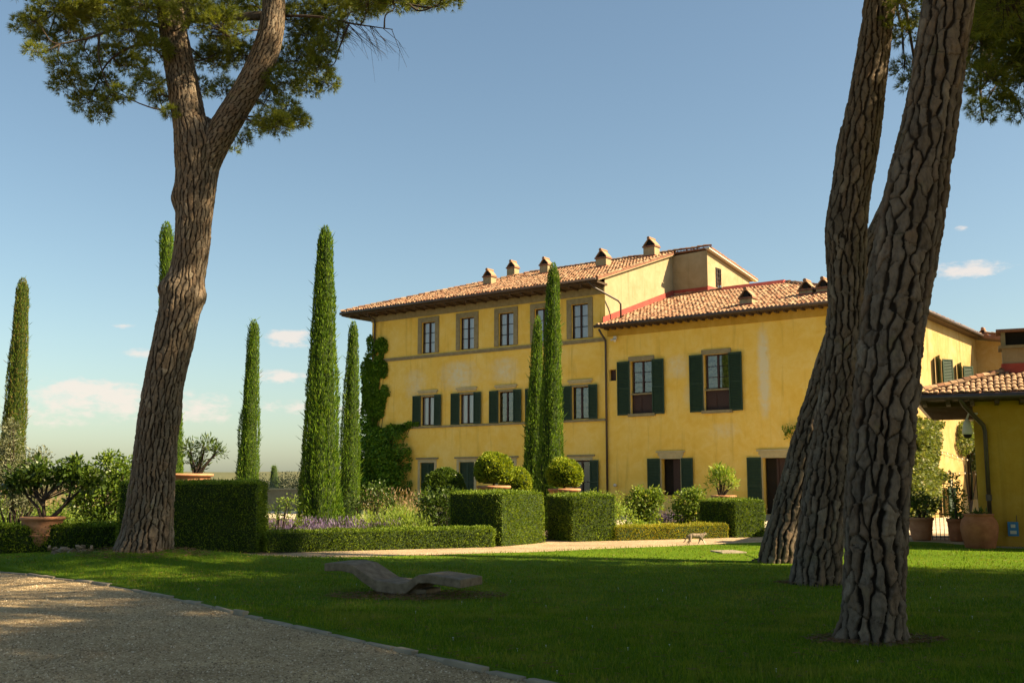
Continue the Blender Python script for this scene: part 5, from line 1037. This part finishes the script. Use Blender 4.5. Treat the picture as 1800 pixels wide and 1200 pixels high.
# parapet wall at the back of the garden and bushes beyond
pw0 = at(380, 858, 60); gw = empty('garden_wall', (-24, 62, 0)); tag(gw, 'low pale parapet wall at the back of the garden', 'wall'); MB().box(-20, 20, 0, .4, 0, 1.15).build('masonry', M['stucco_cream'], gw); MB().box(-20, 20, -.06, .46, 1.151, 1.25).build('coping', M['stone_pale'], gw)
for i, (px, Y, s, lab) in enumerate(((455, 68, 1.0, 'hazy bush beyond the parapet beside the short cypress'), (510, 66, 1.1, 'olive bush beyond the parapet beside the tallest cypress'), (398, 70, .9, 'bush beyond the parapet behind the dark hedge block'), (335, 70, 1.0, 'bush beyond the parapet behind the forked pine'))):
    shrub('olive_bush', lab, (at(px, 850, Y)[0], Y, -.03), [(0, 0, 1.4*s, 1.0*s, .8, .75*s), (.7*s, 0, 1.1*s, .8*s, .7, .6*s), (-.8*s, 0, 1.2*s, .8*s, .7, .6*s)], 'leaf_silver', (.13, .05), 90, 3, shell=.2)
# ------------------------------------------------------------------ climbers
def climber(name, label, mp, regions, mat, leaf, dens, thick=.12, z_drop=.15, thr=.43, cat='climber'):
    """regions: (u,z,ru,rz) ellipses on a wall map mp(u, out, z)"""
    Ps = []; Ns = []
    nrm = np.array(mp(0, 1, 0))-np.array(mp(0, 0, 0))
    for u, z, ru, rz in regions:
        n = int(math.pi*ru*rz*dens); a = RNG.random(n)*6.283; q = np.sqrt(RNG.random(n)); uu = u+ru*q*np.cos(a); zz = z+rz*q*np.sin(a); edge = q; ns = fbm(np.stack([uu*1.6, zz*1.6, uu*0], 1)+3, 3); ok = (ns-.5)*1.9+(1-edge)*1.0 > thr-.42; ok &= zz > .05
        oo = thick*(1.15-edge**2)*RNG.uniform(.15, 1.0, n)+.02; Ps.append(np.array([mp(x, y, w) for x, y, w in zip(uu[ok], oo[ok], zz[ok])]))
    P = np.concatenate(Ps); L = leaf*RNG.uniform(.65, 1.25, len(P)); V, Fc = leaves(P, np.tile(nrm*.75+np.array([0, 0, -.35]), (len(P), 1)), L, L*.75, .75)
    root = empty(name, tuple(VC), R(-37)); tag(root, label, cat); link_mesh('foliage', big_mesh('climber_foliage', V, Fc), M[mat], root)
    b = MB()
    for u, z, ru, rz in regions: b.tube([mp(regions[0][0], .02, .0), mp((u+regions[0][0])/2+.05, .03, z*.5), mp(u, .03, z)], [.03, .02, .008], 5, cap=False)
    b.build('stems', M['twig'], root)
iv = lambda px, py: front_xz(px, py)
def ir(px, py, rx, ry): u, z = iv(px, py); s = 1850/58; return (u, z, rx/s*1.25, ry/s)
climber('ivy', 'ivy creeping up the left corner of the villa', front, [ir(650, 840, 26, 60), ir(648, 740, 16, 60), ir(648, 660, 15, 55), ir(655, 620, 17, 34), ir(655, 690, 20, 60), ir(654, 780, 20, 50), ir(664, 640, 16, 34), ir(662, 715, 18, 36), ir(672, 610, 13, 24), ir(676, 650, 8, 16), ir(668, 700, 14, 26), ir(680, 685, 11, 13), ir(660, 760, 14, 22), ir(700, 752, 26, 6), ir(725, 745, 16, 5)], 'ivy', .14, 700)
climber('ivy', 'bulging mound of ivy over the villa ground floor beside the closed shutters', front, [ir(662, 800, 44, 62), ir(690, 800, 40, 56), ir(700, 840, 30, 45), ir(660, 850, 50, 40)], 'ivy', .14, 620, thick=1.3)
climber('climbing_rose', 'small green climber on the wall above the villa door', front, [(9.6, 3.6, .55, .5), (9.9, 4.0, .5, .35), (9.3, 3.9, .35, .25)], 'ivy', .11, 200, thick=.25)
def sr_(px, py, rx, ry): u, z = side_yz(px, py); return (u, z, rx/10.0, ry/38.0)
climber('jasmine', 'pale flowering jasmine covering the sunlit side wall behind the thick pine', side, [sr_(1612, 760, 12, 28), sr_(1622, 750, 16, 20), sr_(1612, 820, 14, 45), sr_(1615, 880, 16, 45), sr_(1636, 745, 12, 10), sr_(1640, 835, 9, 14), sr_(1606, 900, 14, 40), sr_(1650, 838, 5, 10), sr_(1626, 790, 14, 50), sr_(1630, 770, 16, 36), sr_(1630, 860, 12, 40), sr_(1618, 845, 20, 60)], 'jasmine', .13, 420, thick=.45)
climber('jasmine', 'jasmine hanging over the tall window on the sunlit side wall', side, [sr_(1697, 758, 16, 22), sr_(1690, 772, 14, 30), sr_(1706, 792, 10, 36), sr_(1712, 765, 13, 26), sr_(1720, 800, 7, 38), sr_(1684, 755, 7, 13)], 'jasmine', .13, 420, thick=.45)
# string lights and lantern on the sunlit wall
def sw(px, py, out=.12): u, z = side_yz(px, py); return VC+VD*(WING+out)+VB*u+np.array([0, 0, z])
sl0 = empty('string_lights', (0, 0, 0)); tag(sl0, 'string of small bulbs draped across the sunlit side wall', 'lights')
for run in ([(1636, 796), (1655, 794), (1672, 800), (1690, 806), (1708, 808), (1722, 805)], [(1645, 828), (1665, 831), (1685, 830), (1705, 830), (1722, 834)]):
    q = [sw(*p_) for p_ in run]; MB().tube(q, .010, 4).build('cable', M['iron'], sl0)
    for a_, c_ in zip(q[:-1], q[1:]):
        for t in (.3, .8): pt_ = a_+(c_-a_)*t; MB().lathe([(.01, -.10), (.035, -.07), (.035, -.03), (.012, .0)], 8, tuple(pt_)).build('bulb', M['lamp_glass'], sl0, True)
lu, lz_ = side_yz(1660, 850); lo = VC+VD*(WING+.02)+VB*lu; ln = empty('wall_lantern', (lo[0], lo[1], lz_), R(-37)); tag(ln, 'iron wall lantern above the small door on the sunlit side wall', 'lantern')
MB().tube([(0, 0, .30), (.2, 0, .34), (.26, 0, .24)], .015, 5).build('bracket', M['iron'], ln); MB().lathe([(.03, .22), (.11, .16), (.11, .14)], 6, (.26, 0, 0)).build('roof', M['iron'], ln); MB().lathe([(.09, .14), (.06, -.1)], 6, (.26, 0, 0)).build('glass', M['lamp_glass'], ln); MB().lathe([(.065, -.10), (.05, -.14), (.01, -.17)], 6, (.26, 0, 0)).build('base', M['iron'], ln)
# ------------------------------------------------------------------ bench
b0 = at(570, 990, 15.45); ld = np.array([.905, -.425]); wd_ = np.array([.425, .905])
bn = empty('stone_bench', (b0[0], b0[1], 0), math.atan2(ld[1], ld[0])); tag(bn, 'weathered grey stone lounger bench with a wave profile on the lawn', 'bench')
pr_ = [(0, .445), (.28, .46), (.48, .43), (.62, .36), (.86, .235), (1.25, .205), (1.36, .225), (1.56, .335), (1.70, .345), (2.22, .295)]; tk = .135
b = MB(); k = len(pr_); BW = .66
for yy in (0, BW):
    for u, z in pr_: b.v.append((u, yy, z))
    for u, z in pr_: b.v.append((u+(.02 if .5 < u < 1 else 0), yy, z-tk*(1.12 if .5 < u < 1.5 else .85)))
o2 = 2*k
for i in range(k-1):
    b.f += [(i, i+1, o2+i+1, o2+i), (k+i+1, k+i, o2+k+i, o2+k+i+1), (i+1, i, k+i, k+i+1), (o2+i, o2+i+1, o2+k+i+1, o2+k+i)]
b.f += [(0, o2, o2+k, k), (o2+k-1, k-1, 2*k-1, o2+2*k-1)]
b.build('slab', M['bench'], bn, bevel=.012); MB().box(.80, 1.62, .12, .54, -.02, .13).build('base_block', M['bench'], bn, bevel=.01)
sp = ground(1280, 973); st_ = empty('stepping_slab', (sp[0], sp[1], 0), .2); tag(st_, 'flat stone slab set in the sunlit grass near the cat', 'slab'); MB().box(-.30, .30, -.36, .36, 0, .065).build('stone', M['paving'], st_, bevel=.02)
# ------------------------------------------------------------------ cat
def cat_():
    g = ground(1225, 957.5); root = empty('cat', (g[0]-.02, g[1], .01), R(8)); tag(root, 'tabby and white cat walking along the gravel path', 'cat')
    Vv = [(-.15, 0, .235, .058), (-.05, 0, .232, .062), (.07, 0, .225, .060), (.15, 0, .235, .052), (.20, 0, .258, .036), (.245, 0, .272, .043), (.285, 0, .262, .024),   # spine, neck, head, muzzle
          (-.21, 0, .225, .022), (-.27, 0, .16, .015), (-.30, 0, .09, .013), (-.335, 0, .055, .010),          # tail
          (-.17, .035, .16, .040), (-.13, .038, .10, .024), (-.19, .038, .055, .015), (-.165, .038, .012, .015),
          (-.16, -.035, .16, .040), (-.19, -.038, .10, .022), (-.255, -.038, .06, .014), (-.235, -.038, .012, .015),
          (.13, .03, .16, .032), (.10, .033, .09, .018), (.075, .033, .035, .013), (.095, .033, .011, .014),
          (.14, -.03, .16, .032), (.185, -.033, .095, .018), (.215, -.033, .035, .013), (.24, -.033, .011, .014),
          (.235, .026, .318, .009), (.235, -.026, .318, .009)]
    Ed = [(0, 1), (1, 2), (2, 3), (3, 4), (4, 5), (5, 6), (0, 7), (7, 8), (8, 9), (9, 10), (0, 11), (11, 12), (12, 13), (13, 14), (0, 15), (15, 16), (16, 17), (17, 18), (3, 19), (19, 20), (20, 21), (21, 22), (3, 23), (23, 24), (24, 25), (25, 26), (5, 27), (5, 28)]
    me = bpy.data.meshes.new('cat'); me.from_pydata([v[:3] for v in Vv], Ed, []); o = bpy.data.objects.new('body', me); COL.objects.link(o); s = o.modifiers.new('skin', 'SKIN'); sub = o.modifiers.new('sub', 'SUBSURF'); sub.levels = sub.render_levels = 2
    for i, v in enumerate(Vv): me.skin_vertices[0].data[i].radius = (v[3], v[3])
    me.skin_vertices[0].data[1].use_root = True
    dg = bpy.context.evaluated_depsgraph_get(); m2 = bpy.data.meshes.new_from_object(o.evaluated_get(dg)); bpy.data.objects.remove(o)
    m2.polygons.foreach_set('use_smooth', np.ones(len(m2.polygons), bool)); m2.materials.clear(); link_mesh('body', m2, M['cat'], root)
cat_()
# electric cable at the foot of the leaning pine
cb = [ground(1372, 975), ground(1350, 983), ground(1338, 988), ground(1322, 989)]; cbl = empty('garden_cable', (0, 0, 0)); tag(cbl, 'black cable running from the leaning pine into the grass', 'cable'); MB().tube([(cb[0][0]-.25, cb[0][1]-.35, .5), (cb[1][0], cb[1][1], .25), (cb[2][0], cb[2][1], .09), (cb[3][0], cb[3][1], .05)], .014, 6).build('wire', M['iron'], cbl, True)
